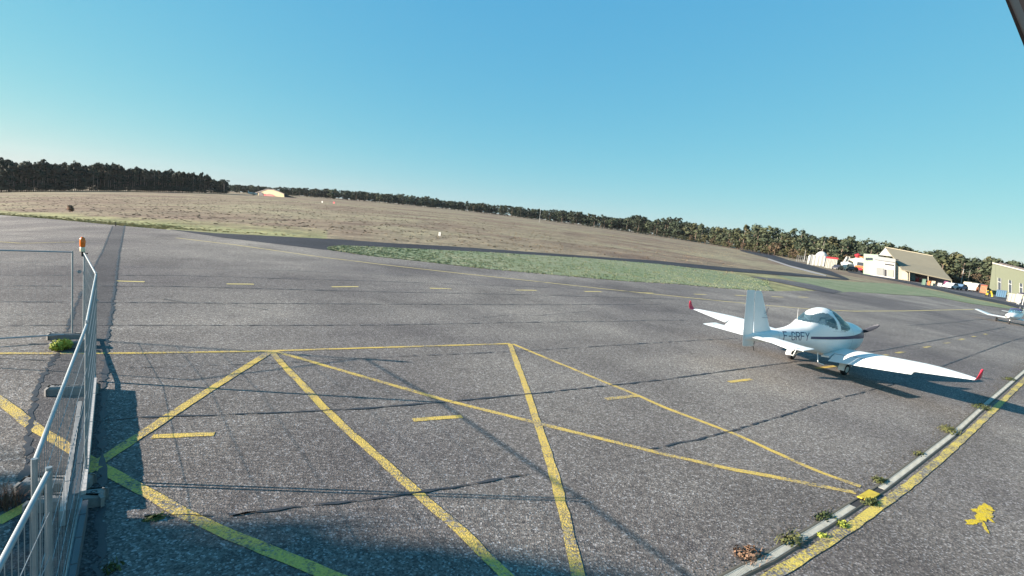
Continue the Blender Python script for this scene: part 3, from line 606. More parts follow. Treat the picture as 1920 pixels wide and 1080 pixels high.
def wing_part(y0, y1, u0, u1, ny, side, droop=0., thk=1., closed=True):
    y = np.linspace(y0, y1, ny)[:,None]; u = u0+(u1-u0)*(.5-.5*np.cos(np.linspace(0, math.pi, 22)))[None]
    Y = np.repeat(y, 22, 1); U = np.repeat(u, ny, 0); up = wing_pt(Y, U, 1, thk); dn_ = wing_pt(Y, U, -1, thk); m = MB()
    if droop:
        for P in (up, dn_): d = U-u0; c_ = np.interp(Y, YS, LE-TE); P[...,2] -= d*c_*math.tan(droop)
    for P in (up, dn_): P[...,1] *= side
    m.grid(up, side > 0); m.grid(dn_, side < 0)
    for row in (0, -1): m.grid(np.stack([up[row], dn_[row]], 0))
    for c_ in (0, -1): m.grid(np.stack([up[:,c_], dn_[:,c_]], 0))
    return m
for s_ in (-1, 1):
    obj('hinge_gap', wing_part(.6, 4.3, .7115, .762, 20, s_, thk=.86), M_LINE, PLANE)
    wg = obj('wing', wing_part(.42, 4.5, 0, .712, 34, s_), M_WHITE, PLANE, True, sharp=40)
    obj('wing_root', wing_part(.3, .56, .715, .93, 4, s_), M_WHITE, wg, True, sharp=40)
    obj('flap', wing_part(.6, 3.08, .76, 1.0, 16, s_, droop=R(20)), M_WHITE, PLANE, True, sharp=40)
    obj('aileron', wing_part(3.11, 4.3, .76, 1.0, 14, s_, droop=R(1)), M_WHITE, PLANE, True, sharp=40)
    obj('wing_tip', wing_part(4.31, 4.5, .715, 1.0, 4, s_), M_WHITE, wg, True, sharp=40)
    # red winglet, upswept
    m = MB(); pr = []
    for k, (f, dx, h, c_) in enumerate(((0,0,0,.28),(.04,-.03,.02,.28),(.08,-.07,.09,.24),(.105,-.13,.2,.17),(.118,-.18,.29,.1),(.12,-.2,.32,.04))):
        xc = -1.2+dx+.08; zc = wz(4.5)-.06+h; nn = 12
        for i in range(nn):
            a = 2*math.pi*i/nn; pr.append((xc-.12-c_/2+c_*.5*math.cos(a), s_*(4.5+f+.022*math.sin(a)), zc+.012*math.sin(a)*(1 if k < 2 else 0)))
    m.v = pr
    for k in range(5):
        for i in range(12): j = (i+1) % 12; m.f.append((k*12+i, k*12+j, k*12+12+j, k*12+12+i))
    m.f += [tuple(range(12)), tuple(range(60,72))]; obj('winglet', m, M_RED, PLANE, True, sharp=50)
# tail
def tail_surf(rows, flat):                        # rows: (span, le, te, thickness); flat: function(span, chordpoint, half thickness) -> xyz
    m = MB(); n = 14; u = np.linspace(0, 1, n); P = []
    for sp, le, te, tk in rows:
        top = [flat(sp, le+(te-le)*q, tk*foil(q)*2.4) for q in u]; bot = [flat(sp, le+(te-le)*q, -tk*foil(q)*2.4) for q in u[::-1]]; P.append(top+bot)
    m.grid(np.array(P)); m.f += [tuple(range(2*n)), tuple(range((len(P)-1)*2*n, len(P)*2*n))]; return m
vert = lambda sp, x, t_: (x, t_, sp); 
obj('fin', tail_surf([(1.05,-2.9,-3.86,.1),(1.25,-3.02,-3.88,.1),(1.4,-3.18,-3.92,.1),(1.7,-3.36,-3.98,.09),(2.1,-3.6,-4.06,.08),(2.42,-3.8,-4.115,.07),(2.48,-3.88,-4.125,.05)], vert), M_WHITE, PLANE, True, sharp=45)
obj('rudder', tail_surf([(.8,-3.78,-4.26,.09),(.83,-3.765,-4.3,.1),(1.2,-3.895,-4.36,.1),(1.7,-4.0,-4.42,.09),(2.2,-4.095,-4.47,.08),(2.46,-4.14,-4.5,.07),(2.49,-4.15,-4.49,.05)], vert), M_WHITE, PLANE, True, sharp=45)
obj('tie_down', MB().tube([(-3.75,0,.95),(-3.8,0,.8),(-3.72,0,.66)], .012, 6), M_BLACK, PLANE)
for s_ in (-1, 1):
    hor = lambda sp, x, t_: (x, s_*sp, 1.12+.0*sp+t_)
    obj('tailplane', tail_surf([(.05,-3.3,-3.79,.13),(.12,-3.3,-3.79,.12),(1.45,-3.5,-3.84,.11),(1.58,-3.55,-3.85,.1),(1.62,-3.62,-3.84,.05)], hor), M_WHITE, PLANE, True, sharp=45)
    hor2 = lambda sp, x, t_: (x, s_*sp, 1.12-.04*(-3.8-x)+t_)
    obj('elevator', tail_surf([(.16,-3.8,-4.14,.09),(.2,-3.805,-4.17,.1),(1.46,-3.855,-4.17,.1),(1.49,-3.855,-4.17,.09)], hor2), M_WHITE, PLANE, True, sharp=45)
    obj('balance_horn', tail_surf([(1.5,-3.5,-4.17,.07),(1.64,-3.5,-4.15,.09),(1.68,-3.56,-4.1,.04)], lambda sp, x, t_: (x, s_*sp, 1.125+.05*(x+3.8)+t_)), M_WHITE, PLANE, True, sharp=45)
    e = MB(); sy = s_*.052
    e.tube([(-3.5,sy,1.75),(-3.44,sy,2.0),(-3.56,sy-s_*.003,1.8)], .006, 4); e.tube([(-3.47,sy,1.82),(-3.56,sy,1.86)], .005, 4); e.tube([(-3.36,sy+s_*.012,1.68),(-3.66,sy+s_*.002,1.68)], .006, 4); e.tube([(-3.46,sy,2.06),(-3.43,sy,2.11)], .006, 4); obj('emblem', e, M_NAVY, PLANE)
# propeller, gear, aerials
X_AX = Matrix.Rotation(math.pi/2, 4, 'Y')
obj('spinner', MB().lathe([(.19,1.78),(.185,1.84),(.15,1.95),(.09,2.03),(.02,2.07)], 20, Matrix.Translation((0,0,1.09)) @ X_AX), M_WHITE, PLANE, True, sharp=60)
PA_ = math.atan2(.46, -.62)
for k in (0, 1):
    a = PA_+k*math.pi; m = MB(); P = []
    for r_, c_, tw in ((.1,.07,.9),(.2,.1,.75),(.35,.15,.55),(.55,.15,.4),(.7,.12,.32),(.78,.07,.28),(.81,.02,.25)):
        row = []
        for i in range(10):
            q = 2*math.pi*i/10; cx, tx = c_/2*math.cos(q), .012*math.sin(q); row.append((1.9+cx*math.sin(tw)+tx*math.cos(tw), r_*math.cos(a)-(cx*math.cos(tw)-tx*math.sin(tw))*math.sin(a), 1.09+r_*math.sin(a)+(cx*math.cos(tw)-tx*math.sin(tw))*math.cos(a)))
        P.append(row+[row[0]])
    m.grid(np.array(P)); m.f.append(tuple(range(66, 76))); obj('propeller_blade', m, mat('dark propeller', (.04,.045,.06), .4), PLANE, True)
def wheel(x, y, r_, w, parent, name='wheel'):
    o = obj(name, MB().lathe([(r_*.5,-w/2),(r_*.8,-w/2),(r_*.96,-w*.36),(r_,-w*.15),(r_,w*.15),(r_*.96,w*.36),(r_*.8,w/2),(r_*.5,w/2)], 22, Matrix.Translation((x,y,r_)) @ Matrix.Rotation(math.pi/2, 4, 'X')), M_RUBBER, parent, True, sharp=50)
    obj('hub', MB().lathe([(.02,-w*.56),(r_*.5,-w*.52),(r_*.5,w*.52),(.02,w*.56)], 14, Matrix.Translation((x,y,r_)) @ Matrix.Rotation(math.pi/2, 4, 'X')), M_WHITEM, o, True, sharp=40); return o
def spat(x, y, r_, w):
    m = MB(); P = []
    for a in np.linspace(R(20), R(185), 14):
        row = []
        for q in np.linspace(0, math.pi, 9): rr = r_+.03+.035*math.sin(q); row.append((x+rr*math.cos(a), y+(w/2+.03)*math.cos(q), r_+rr*math.sin(a)*1.05))
        P.append(row)
    return m.grid(np.array(P))
for s_ in (-1, 1):
    lg = obj('gear_leg', MB().tube([(-.05,s_*.42,.5),(-.2,s_*.74,.3),(-.26,s_*.8,.19)], [.045,.035,.03], 8), M_WHITE, PLANE, True)
    wheel(-.26, s_*.9, .19, .14, PLANE); obj('mudguard', spat(-.26, s_*.9, .19, .14), M_WHITE, lg, True)
ng = obj('nose_leg', MB().tube([(1.2,0,.55),(1.28,0,.2)], [.04,.03], 8).tube([(1.28,-.07,.3),(1.28,-.08,.17)], .014, 6).tube([(1.28,.07,.3),(1.28,.08,.17)], .014, 6), M_WHITE, PLANE, True); wheel(1.3, 0, .17, .12, PLANE); obj('mudguard', spat(1.3, 0, .17, .12), M_WHITE, ng, True)
for s_ in (-1, 1): obj('step', MB().tube([(-.95,s_*.34,.6),(-.97,s_*.42,.3),(-.97,s_*.52,.28),(-.97,s_*.62,.28)], .016, 6), M_WHITE, PLANE)
obj('antenna', MB().tube([(-1.78,0,1.44),(-1.86,0,1.98)], [.012,.004], 6).lathe([(.03,0),(.03,.02),(.012,.03)], 8, Matrix.Translation((-1.78,0,1.46))), M_WHITEM, PLANE)
# second aeroplane: cranked low wing, nose towards the camera, at the right edge of the photo
p0 = pt(1899, 607)
P2 = thing('aeroplane', 'white cranked wing aeroplane cut off by the right edge of the photo', 'aeroplane', p0, 0)
def loft(st, nv=24, e=2.2):
    P = []
    for x, zt, zb, hw in st:
        zm = zb+(zt-zb)*.5; row = []
        for k in range(nv+1):
            a = 2*math.pi*k/nv; row.append((x, hw*math.copysign(abs(math.cos(a))**(2/e), math.cos(a)), zm+(zt-zb)/2*math.copysign(abs(math.sin(a))**(2/e), math.sin(a))))
        P.append(row)
    m = MB().grid(np.array(P)); m.f += [tuple(range(nv)), tuple(range((len(P)-1)*(nv+1), (len(P)-1)*(nv+1)+nv))]; return m
obj('fuselage', loft([(-4.3,.98,.8,.03),(-3.4,1.05,.72,.14),(-2.2,1.15,.58,.3),(-1.2,1.22,.5,.44),(0,1.25,.46,.52),(.9,1.22,.46,.52),(1.5,1.16,.5,.47),(2.1,1.06,.58,.38),(2.4,.95,.68,.2)]), M_WHITE, P2, True, sharp=60)
obj('canopy', loft([(-1.35,1.2,1.1,.3),(-1.0,1.5,1.08,.42),(-.5,1.66,1.08,.46),(.1,1.68,1.08,.47),(.6,1.5,1.08,.45),(.95,1.2,1.08,.4)]), M_GLASS, P2, True)
obj('canopy_cover', loft([(-.75,1.63,1.4,.43),(-.5,1.685,1.36,.47),(.1,1.705,1.36,.48),(.35,1.64,1.4,.46)]), mat('dark blue cover', (.03,.035,.09), .7), P2, True)
obj('fin', tail_surf([(.95,-3.3,-3.9,.1),(1.5,-3.6,-4.05,.09),(2.0,-3.85,-4.15,.07)], vert), M_WHITE, P2, True, sharp=45); obj('rudder', tail_surf([(.85,-3.91,-4.4,.1),(1.5,-4.06,-4.5,.09),(2.0,-4.16,-4.5,.07)], vert), M_WHITE, P2, True, sharp=45)
for s_ in (-1, 1):
    obj('tailplane', tail_surf([(.05,-3.5,-4.2,.12),(1.7,-3.5,-4.15,.1),(1.75,-3.6,-4.1,.05)], lambda sp, x, t_: (x, s_*sp, 1.02+t_)), M_WHITE, P2, True, sharp=45)
    obj('wing', tail_surf([(.3,1.0,-1.1,.19),(2.0,1.0,-1.1,.19)], lambda sp, x, t_: (x, s_*sp, .55+.02*sp+t_*1.6)), M_WHITE, P2, True, sharp=45)
    obj('outer_wing', tail_surf([(2.01,1.0,-1.1,.19),(3.1,.7,-.8,.15),(3.2,.5,-.75,.06)], lambda sp, x, t_: (x, s_*sp, .6+.3*(sp-2.0)+t_*1.6)), M_WHITE, P2, True, sharp=45)
    obj('gear_leg', MB().tube([(.1,s_*1.2,.5),(.05,s_*1.25,.2)], .04, 8), M_WHITE, P2, True); wheel(.05, s_*1.35, .2, .15, P2)
wheel(1.7, 0, .19, .14, P2); obj('nose_leg', MB().tube([(1.65,0,.6),(1.7,0,.2)], .04, 8), M_WHITE, P2, True)
obj('spinner', MB().lathe([(.16,2.38),(.14,2.5),(.03,2.62)], 14, Matrix.Translation((0,0,.82)) @ X_AX), M_WHITE, P2, True); obj('propeller_blade', MB().bbox((2.46,.45,.79), (.03,.8,.06), .01), M_BLACK, P2); obj('propeller_blade', MB().bbox((2.46,-.45,.79), (.03,.8,.06), .01), M_BLACK, P2)
obj('antenna', MB().tube([(-.3,0,1.66),(-.35,0,2.3)], .012, 5), M_BLACK, P2); obj('antenna', MB().tube([(-1.6,0,1.2),(-1.65,0,1.8)], .012, 5), M_WHITEM, P2)
# heading: wing tip at the left is its right wing; nose turned to the camera
P2.rotation_euler = (0, 0, R(-143)); P2.scale = (.86,.84,.84)
# ------------------------------------------------------------------ far things: hangars, vehicles, forest
def ad(px, py, r):                                  # point on the line of sight at horizontal distance r
    d = rays(px, py); hd = math.hypot(d[0], d[1]); return Vector((d[0]/hd*r, d[1]/hd*r, H0+d[2]/hd*r))
def rng_at(px, py): p = at(px, py); return float(math.hypot(p[0], p[1]))
def away(px): d = rays(px, 480.); return Vector((d[0], d[1], 0)).normalized()
class Spot:
    """a standing place in the distance: local x to the right, y away, z up; u = metres per photo pixel across, v = upwards"""
    def __init__(s, px, py, r=None, turn=0.):
        s.r = r or rng_at(px, py); p = ad(px, py, s.r); s.o = Vector((p.x, p.y, float(ground(p.x, p.y))-.02)); a = away(px); s.rz = math.atan2(a.y, a.x)-math.pi/2+turn
        dep = float((np.array(p)-np.array([0,0,H0])) @ CM[:,2]); s.v = dep/(F*960); s.u = s.v*dep/s.r
def solid(name, pts, r, depth, m, parent=None, base=False):
    """outline at distance r given a real depth away from the camera; children are put in their parent's own space"""
    xs0 = min(p[0] for p in pts); xs1 = max(p[0] for p in pts); rr_ = (lambda x: r[0]+(r[1]-r[0])*(x-xs0)/(xs1-xs0)) if isinstance(r, tuple) and len(r) == 2 else ((lambda x: r[0]+(r[1]-r[0])*(x-r[2])/(r[3]-r[2])) if isinstance(r, tuple) else (lambda x: r))
    P = [ad(x, y, rr_(x)) for x, y in pts]; a = away(sum(p[0] for p in pts)/len(pts))*depth; n = len(P)
    if base:
        for p, (x, y) in zip(P, pts):
            g = float(ground(p.x, p.y)); p.z = g-.05 if p.z < g+.5 else p.z
    V = P+[p+a for p in P]; 
    if parent: inv = (Matrix.Translation(parent.location) @ parent.rotation_euler.to_matrix().to_4x4()).inverted(); V = [inv @ v for v in V]
    mb = MB().add(V, [tuple(range(n)), tuple(range(2*n-1, n-1, -1))]+[(i, i+n, (i+1) % n+n, (i+1) % n) for i in range(n)])
    return obj(name, mb, m, parent, recalc=True)
def quad(x0, y0, x1, y1, sl=.15): return [(x0,y1),(x0,y0),(x1,y0+(x1-x0)*sl),(x1,y1+(x1-x0)*sl)]
def place(sp, name, label, cat, group=None): return thing(name, label, cat, sp.o, sp.rz, group)
C = {k: mat(k, c, .6) for k, c in {'cladding white': (.47,.48,.45), 'pale green cladding': (.32,.4,.31), 'grey door': (.27,.28,.26), 'opening shade': (.035,.035,.04), 'beige wall': (.37,.34,.27), 'teal door': (.09,.2,.24), 'warm yellow cladding': (.33,.28,.14), 'rust red': (.3,.07,.06), 'dark roof': (.1,.085,.085), 'orange': (.5,.17,.05), 'signal red': (.4,.03,.04), 'yellow machine': (.5,.36,.03), 'skip blue': (.07,.17,.26), 'car blue': (.09,.16,.25), 'car silver': (.5,.52,.54), 'car dark': (.03,.035,.05), 'magenta': (.22,.07,.14), 'green box': (.12,.2,.15), 'cream': (.46,.42,.31), 'glass dark': (.03,.045,.06)}.items()}
M_ROOF = mat('fibre cement roof', (.2,.185,.13), .85, noise=(.5,.6,(.17,.158,.112)))
# the big hangar: gable front, long roof sweeping down to an open lean-to
r0 = 180.; HB = thing('hangar', 'large hangar with a long sweeping beige roof and a white gable front', 'hangar', ad(1690,520,r0))
HB.location.z = float(ground(HB.location.x, HB.location.y))
def roof(name, pts, th, m, par):
    V = [ad(*p) for p in pts]; V2 = [v-Vector((0,0,th)) for v in V]; n = len(V); inv = Matrix.Translation(-par.location)
    return obj(name, MB().add([inv @ v for v in V+V2], [tuple(range(n)), tuple(range(2*n-1,n-1,-1))]+[(i,i+n,(i+1)%n+n,(i+1)%n) for i in range(n)]), m, par, recalc=True)
roof('roof', [(1660,463.5,r0+13),(1749,480,r0+13),(1769.5,507,r0+5),(1681,489,r0+5)], .3, M_ROOF, HB)
roof('roof', [(1680,488.6,r0+5.05),(1769,506.6,r0+5.05),(1785,525,r0-1),(1691,505,r0-1)], .25, M_ROOF, HB)
roof('roof', [(1660,463.8,r0+13.2),(1749,480.3,r0+13.2),(1750,492,r0+28),(1655,475,r0+28)], .3, M_ROOF, HB)
roof('ridge_cap', [(1659.5,462.6,r0+12.8),(1749.5,479.2,r0+12.8),(1749.5,480.4,r0+13.3),(1659.5,463.8,r0+13.3)], .15, C['cream'], HB)
for i in range(1, 5):
    f = i/5; roof('roof_seam', [(1660+(1681-1660)*f,463.5+(489-463.5)*f-.1,r0+13-8*f-.02),(1749+(1769.5-1749)*f,480+27*f-.1,r0+13-8*f-.02),(1749+(1769.5-1749)*f+.2,480+27*f+.35,r0+13-8*f-.08),(1660+21*f+.2,463.5+25.5*f+.35,r0+13-8*f-.08)], .03, C['beige wall'], HB)
solid('gable_wall', [(1648,478),(1660,464.5),(1674,481)], r0+11.8, .5, C['cladding white'], HB)
solid('office_block', [(1619,511),(1619.5,475.5),(1647,477.5),(1647,515)], r0+2.5, 12, C['pale green cladding'], HB, True)
for i, (x0, x1) in enumerate(((1623,1626.6),(1627.2,1631.2),(1631.8,1636))): solid('window', quad(x0,483,x1,487.6,.12), r0+2.4, .12, C['glass dark'], HB)
solid('front_wall', [(1632,513.5),(1640,512),(1640,486),(1678.5,491),(1678.5,521),(1632,514.5)], r0, 4, C['cladding white'], HB, True)
solid('parapet', quad(1639.5,479.5,1679,486.5,.15), r0-.3, 4.6, mat('grey parapet', (.3,.32,.32), .6), HB)
solid('sliding_door', quad(1643,501,1656.5,514.5,.14), r0-.12, .1, C['grey door'], HB); solid('doorway', quad(1658,505,1662,517.5,.14), r0-.1, .08, C['opening shade'], HB)  # doorways are flat dark panels, the unlit inside put into their colour
solid('door', quad(1663.5,504.5,1675,517.5,.14), r0-.12, .1, C['beige wall'], HB); solid('doorway', quad(1659,494,1676,496.2,.14), r0-.1, .08, C['opening shade'], HB)
solid('lean_to_wall', [(1679,517),(1679,495),(1690,503),(1703.5,509),(1703.5,526),(1679,521)], r0+.8, 4, C['beige wall'], HB, True)
solid('door', quad(1691,509,1702,523.5,.16), r0+.65, .1, C['cream'], HB)
solid('doorway', quad(1679.5,485.5,1685,487.5,.2), r0+.2, .1, C['opening shade'], HB)
solid('back_wall', [(1704,527),(1704,508.5),(1782,524),(1782,541)], r0+5, .3, mat('shed back wall', (.16,.14,.15), .8), HB, True)
solid('door', quad(1706,511,1716,525,.18), r0+3, .1, C['teal door'], HB)
for x, y0, y1 in ((1704.5,508,526),(1739.5,516,533),(1783.5,524.5,541)): solid('post', quad(x,y0,x+1.3,y1,.15), r0-.6, .2, C['cream'], HB, True)
for i in range(9): x = 1708+8*i; y = 514+1.62*i; solid('shelf', quad(x,y+2.5,x+5.5,y+6,.18), r0+3.6, .6, mat('stored junk', (.2+.03*(i%3),.17,.19+.04*(i%2)), .8), HB)
# odds and ends along the open shed
def crate(x0, y0, x1, y1, col, label, name='storage_crate', r=None, cat='crate', group='boxes along the open shed'):
    sp = Spot((x0+x1)/2, y1, r); t = place(sp, name, label, cat, group); w = (x1-x0)*sp.u; h = (y1-y0)*sp.v
    obj('body', MB().bbox((0,0,0), (w,w*.8,h), min(w,h)*.07), C[col], t); obj('lid', MB().bbox((0,0,h), (w*1.04,w*.84,h*.1), h*.03), C[col], t); return t
crate(1716,521,1722,528.5,'signal red','small red and white crate by the teal door under the shed roof')
crate(1727.5,524,1735,534,'green box','green crate left of the middle post of the shed')
crate(1738,527,1743.5,534.5,'orange','orange crate right by the middle post of the shed')
crate(1745,527.5,1753,535.5,'cream','cream crate right of the orange one under the shed')
crate(1757,531,1765.5,538,'cladding white','white crate between the cream crate and the magenta one')
crate(1768,528,1776,538.5,'magenta','magenta crate under the right end of the shed roof')
crate(1776.5,533,1781.5,540,'car dark','dark crate against the last post of the shed')
crate(1681.5,514,1686.5,521,'grey door','grey tank against the beige wall left of the shed', 'water_tank', cat='tank')
def car(px, py, wpx, col, label, kind='car', turn=1.2, group='vehicles parked beyond the grass'):
    sp = Spot(px, py, None, turn); t = place(sp, 'parked_'+kind, label, kind, group); k = 1.
    hgt = {'car': 1.45, 'van': 2.1}[kind]*k
    prof = [(-2.1,.35),(-2.1,.75),(-1.9,.85),(-1.2,.92),(-.6,1.42),(.9,1.45),(1.75,.95),(2.08,.88),(2.1,.35)] if kind == 'car' else [(-2.1,.35),(-2.1,1.1),(-1.75,1.2),(-1.3,1.95),(-1.1,2.05),(2.05,2.08),(2.1,.35)]
    obj('body', MB().prism([(x*k, z*k) for x, z in prof], -.85*k, .85*k), C[col], t, recalc=True)
    gl = [(-1.02,.97),(-.55,1.36),(.82,1.38),(1.5,.98)] if kind == 'car' else [(-1.6,1.24),(-1.22,1.85),(-.3,1.88),(-.3,1.24)]
    obj('window', MB().prism([(x*k, z*k) for x, z in gl], -.87*k, .87*k), C['glass dark'], t, recalc=True)
    for x in (-1.3, 1.3):
        for y in (-.8, .8): obj('wheel', MB().lathe([(.1*k,-.1*k),(.33*k,-.1*k),(.33*k,.1*k),(.1*k,.1*k)], 12, Matrix.Translation((x*k,y*k,.33*k)) @ Matrix.Rotation(math.pi/2,4,'X')), M_RUBBER, t)
    return t
car(1782,541.5,14,'car silver','pale silver car parked at the end of the shed')
car(1799,543.5,14,'car blue','light blue car parked just right of the shed')
car(1816,543,9,'cream','small cream van behind the blue cars', 'van')
car(1828.5,546.5,13,'cladding white','white and green van left of the orange container', 'van')
car(1570,505.5,13,'car dark','dark car parked just right of the red roofed container')
car(1585,506.5,12,'cladding white','white van parked in front of the white aircraft tails','van')
car(1598,508.5,9,'car dark','small dark car left of the orange and white lorry')
# container with red roof, dome tent, tarpaulin wall
sp = Spot(1557,503); t = place(sp, 'cabin_container', 'white cabin container with a red roof right of the dome', 'container'); w, h = 22*sp.u, 18*sp.v
obj('wall', MB().bbox((0,0,0), (w,2.4,h), .05), C['cladding white'], t); obj('roof', MB().bbox((0,0,h), (w*1.03,2.6,h*.17), .04), C['signal red'], t)
for i in range(8): obj('panel_rib', MB().box(-w/2+w*(i+.5)/8-.05, -w/2+w*(i+.5)/8+.05, -1.26, -1.2, .1, h-.1), C['cream'], t)
obj('door', MB().box(-w*.2, -w*.08, -1.27, -1.2, 0, h*.75), C['grey door'], t)
sp = Spot(1537,498); t = place(sp, 'dome_tent', 'white dome tent standing behind the white tarpaulin wall', 'dome'); t.location += away(1537)*4; R_d = 13.2*sp.u
obj('shell', MB().lathe([(R_d, 0), (R_d, 12*sp.v)]+[(R_d*math.cos(a), 12*sp.v+15*sp.v*math.sin(a)) for a in np.linspace(.1, 1.5, 9)], 28), C['cladding white'], t, True)
sp = Spot(1531,499); t = place(sp, 'tarpaulin_wall', 'white striped tarpaulin wall in front of the dome', 'tarpaulin wall')
for i in range(8): w = 27*sp.u/8; obj('tarpaulin_panel', MB().bbox((-13.5*sp.u+w*(i+.5), .05*(i%2), .15), (w*.86,.06,20*sp.v-.1*(i%3)), .015), C['cladding white'] if i % 2 else C['grey door'], t)
sp = Spot(1516,496); t = place(sp, 'radar_cover', 'small white rounded cover left of the tarpaulin wall', 'cover'); obj('shell', MB().lathe([(3*sp.u,0),(3.2*sp.u,12*sp.v),(2.6*sp.u,16*sp.v),(1.2*sp.u,18*sp.v),(.1,18.5*sp.v)], 16), C['cladding white'], t, True)
def pole(px, y0, y1, label, m=None, r=None, rad=.07, name='pole'):
    sp = Spot(px, y1, r); o = obj(name, MB().tube([(0,0,-.1),(0,0,(y1-y0)*sp.v)], [rad,rad*.6], 7), m or M_WHITEM); o.location = sp.o; return tag(o, label, 'pole', 'poles in the distance')
pole(1507,468,490,'white pole standing left of the small white cover'); pole(1538,449,470,'leaning white mast behind the dome', rad=.1, r=205)
pole(1801,499,534,'pale pole between the shed and the green building, left one', r=198); pole(1812.5,502,537,'pale pole between the shed and the green building, right one', M_BARKP, 198)
pole(1010.5,394,421,'thin tall mast out in the middle of the field', r=330, rad=.09); pole(217,416,424,'short post on the grass edge where the dark trench patch ends', M_BLACK, None, .05)
# wire fence left of the dome
sp = Spot(1502,491); t = place(sp, 'wire_fence', 'grey wire fence at the left of the dome', 'wire fence')
for i in range(6): obj('post', MB().tube([(-9*sp.u+i*3.6*sp.u,0,0),(-9*sp.u+i*3.6*sp.u,0,12*sp.v)], .04, 6), M_STEEL, t)
m = MB(); 
for z in np.linspace(.3, 11*sp.v, 6): m.tube([(-9*sp.u,0,z),(9*sp.u,0,z)], .012, 4)
tag(obj('wire_mesh', m, M_STEEL, t), kind='stuff')
# orange and white lorry
sp = Spot(1610,508,203.); t = place(sp, 'lorry', 'orange and white lorry facing the field left of the hangar', 'lorry'); u, v = sp.u, sp.v
obj('cab', MB().prism([(-8.5*u,3*v),(-8.5*u,20*v),(-5*u,25*v),(0,27*v),(5*u,25*v),(8.5*u,20*v),(8.5*u,3*v)], 0, 5), C['cladding white'], t, recalc=True)
obj('windscreen', MB().bbox((1*u,-.03,12*v), (13*u,.1,6*v), .04), C['glass dark'], t); obj('bonnet', MB().bbox((0,-.35,3*v), (17*u,.9,8.5*v), .1), C['orange'], t); obj('grille', MB().bbox((0,-.84,3.6*v), (11*u,.1,4.5*v), .03), C['signal red'], t)
obj('bumper', MB().bbox((0,-.5,1.4*v), (17*u,1,1.8*v), .05), C['car dark'], t); obj('beacon', MB().bbox((0,1,26.5*v), (8*u,.5,2.2*v), .06), C['orange'], t)
for x in (-6, 6): obj('headlight', MB().lathe([(1.1*u,-.1),(.9*u,.06),(.1,.08)], 10, Matrix.Translation((x*u,-.82,7*v)) @ Matrix.Rotation(math.pi/2,4,'X')), C['cream'], t)
for x in (-6.5, 6.5):
    for y in (.3, 3.8): obj('wheel', MB().lathe([(.1,-.15),(2.4*v,-.15),(2.4*v,.15),(.1,.15)], 14, Matrix.Translation((x*u,y,2.4*v)) @ Matrix.Rotation(math.pi/2,4,'Y')), M_RUBBER, t)
# red helicopter behind the lorry: body, mast and drooping blades
sp = Spot(1604,503,238.); t = place(sp, 'helicopter', 'helicopter with red rotor cowling showing above the orange and white lorry', 'helicopter'); u, v = sp.u, sp.v
def loftm(st, nv=16): return loft(st, nv, 2.2)
obj('fuselage', loftm([(-20*u,19*v,17*v,.12),(-7*u,20*v,14*v,.3),(-3*u,22.5*v,5*v,.7),(3*u,23*v,4*v,.9),(7*u,20*v,4*v,.8),(9*u,13*v,5*v,.4)]), C['cladding white'], t, True)
obj('rotor_head', MB().lathe([(.4,22*v),(1.0,25.5*v),(1.2,27.5*v),(.5,29.5*v),(.1,30.5*v)], 12), C['signal red'], t); obj('skid', MB().tube([(-7*u,-1.1,.1),(8*u,-1.1,.1),(10*u,-1.1,.4)], .06, 6).tube([(-7*u,1.1,.1),(8*u,1.1,.1),(10*u,1.1,.4)], .06, 6).tube([(-4*u,-1.1,.1),(-3*u,0,9*v),(-4*u,1.1,.1)], .05, 6).tube([(5*u,-1.1,.1),(4*u,0,9*v),(5*u,1.1,.1)], .05, 6), M_BLACK, t)
for a in (.25, 1.8, 3.35, 4.9): obj('rotor_blade', MB().box(.3, 5.2, -.14, .14, -.02, .02, Matrix.Translation((0,0,29.5*v)) @ Matrix.Rotation(a,4,'Z') @ Matrix.Rotation(.05,4,'Y')), C['car dark'], t)
obj('tail_fin', MB().prism([(-21*u,17*v),(-18*u,17*v),(-20*u,21*v),(-22*u,21*v)], -.06, .06), C['car dark'], t)
# white aircraft with upright tails, yellow tug, drum
sp = Spot(1584,503,212.); t = place(sp, 'parked_aircraft', 'white aircraft with two leaning tail fins left of the lorry', 'aircraft'); u, v = sp.u, sp.v
obj('fuselage', loftm([(-10*u,12*v,9*v,.2),(-5*u,14*v,5*v,.7),(3*u,15*v,4*v,.9),(12*u,13*v,4*v,.8),(16*u,9*v,6*v,.2)]), C['cladding white'], t, True)
for x in (-4, 1): obj('tail_fin', MB().prism([((x-2)*u,13*v),((x+2)*u,13*v),((x+5)*u,24*v),((x+2.5)*u,24*v)], -.1+x*.1, .1+x*.1), C['cladding white'], t)
obj('wing', MB().bbox((6*u,0,9*v), (8*u,9,1.2*v), .05), C['cladding white'], t)
for x in (-4, 9): obj('wheel', MB().lathe([(.05,-.1),(2*v,-.1),(2*v,.1),(.05,.1)], 12, Matrix.Translation((x*u,-.5,2*v)) @ Matrix.Rotation(math.pi/2,4,'X')), M_RUBBER, t); obj('gear_leg', MB().tube([(x*u,-.5,2*v),(x*u,-.3,6*v)], .08, 6), M_BLACK, t)
sp = Spot(1621,512); t = place(sp, 'tow_tractor', 'small yellow tow tractor at the left corner of the hangar', 'tractor'); u, v = sp.u, sp.v
obj('body', MB().prism([(-5*u,1.5*v),(-5*u,5*v),(-1*u,5.5*v),(0,9.5*v),(4.5*u,9.5*v),(4.5*u,1.5*v)], -.7, .7), C['yellow machine'], t, recalc=True)
for x in (-3, 3):
    for y in (-.6,.6): obj('wheel', MB().lathe([(.05,-.12),(1.8*v,-.12),(1.8*v,.12),(.05,.12)], 12, Matrix.Translation((x*u,y,1.8*v)) @ Matrix.Rotation(math.pi/2,4,'X')), M_RUBBER, t)
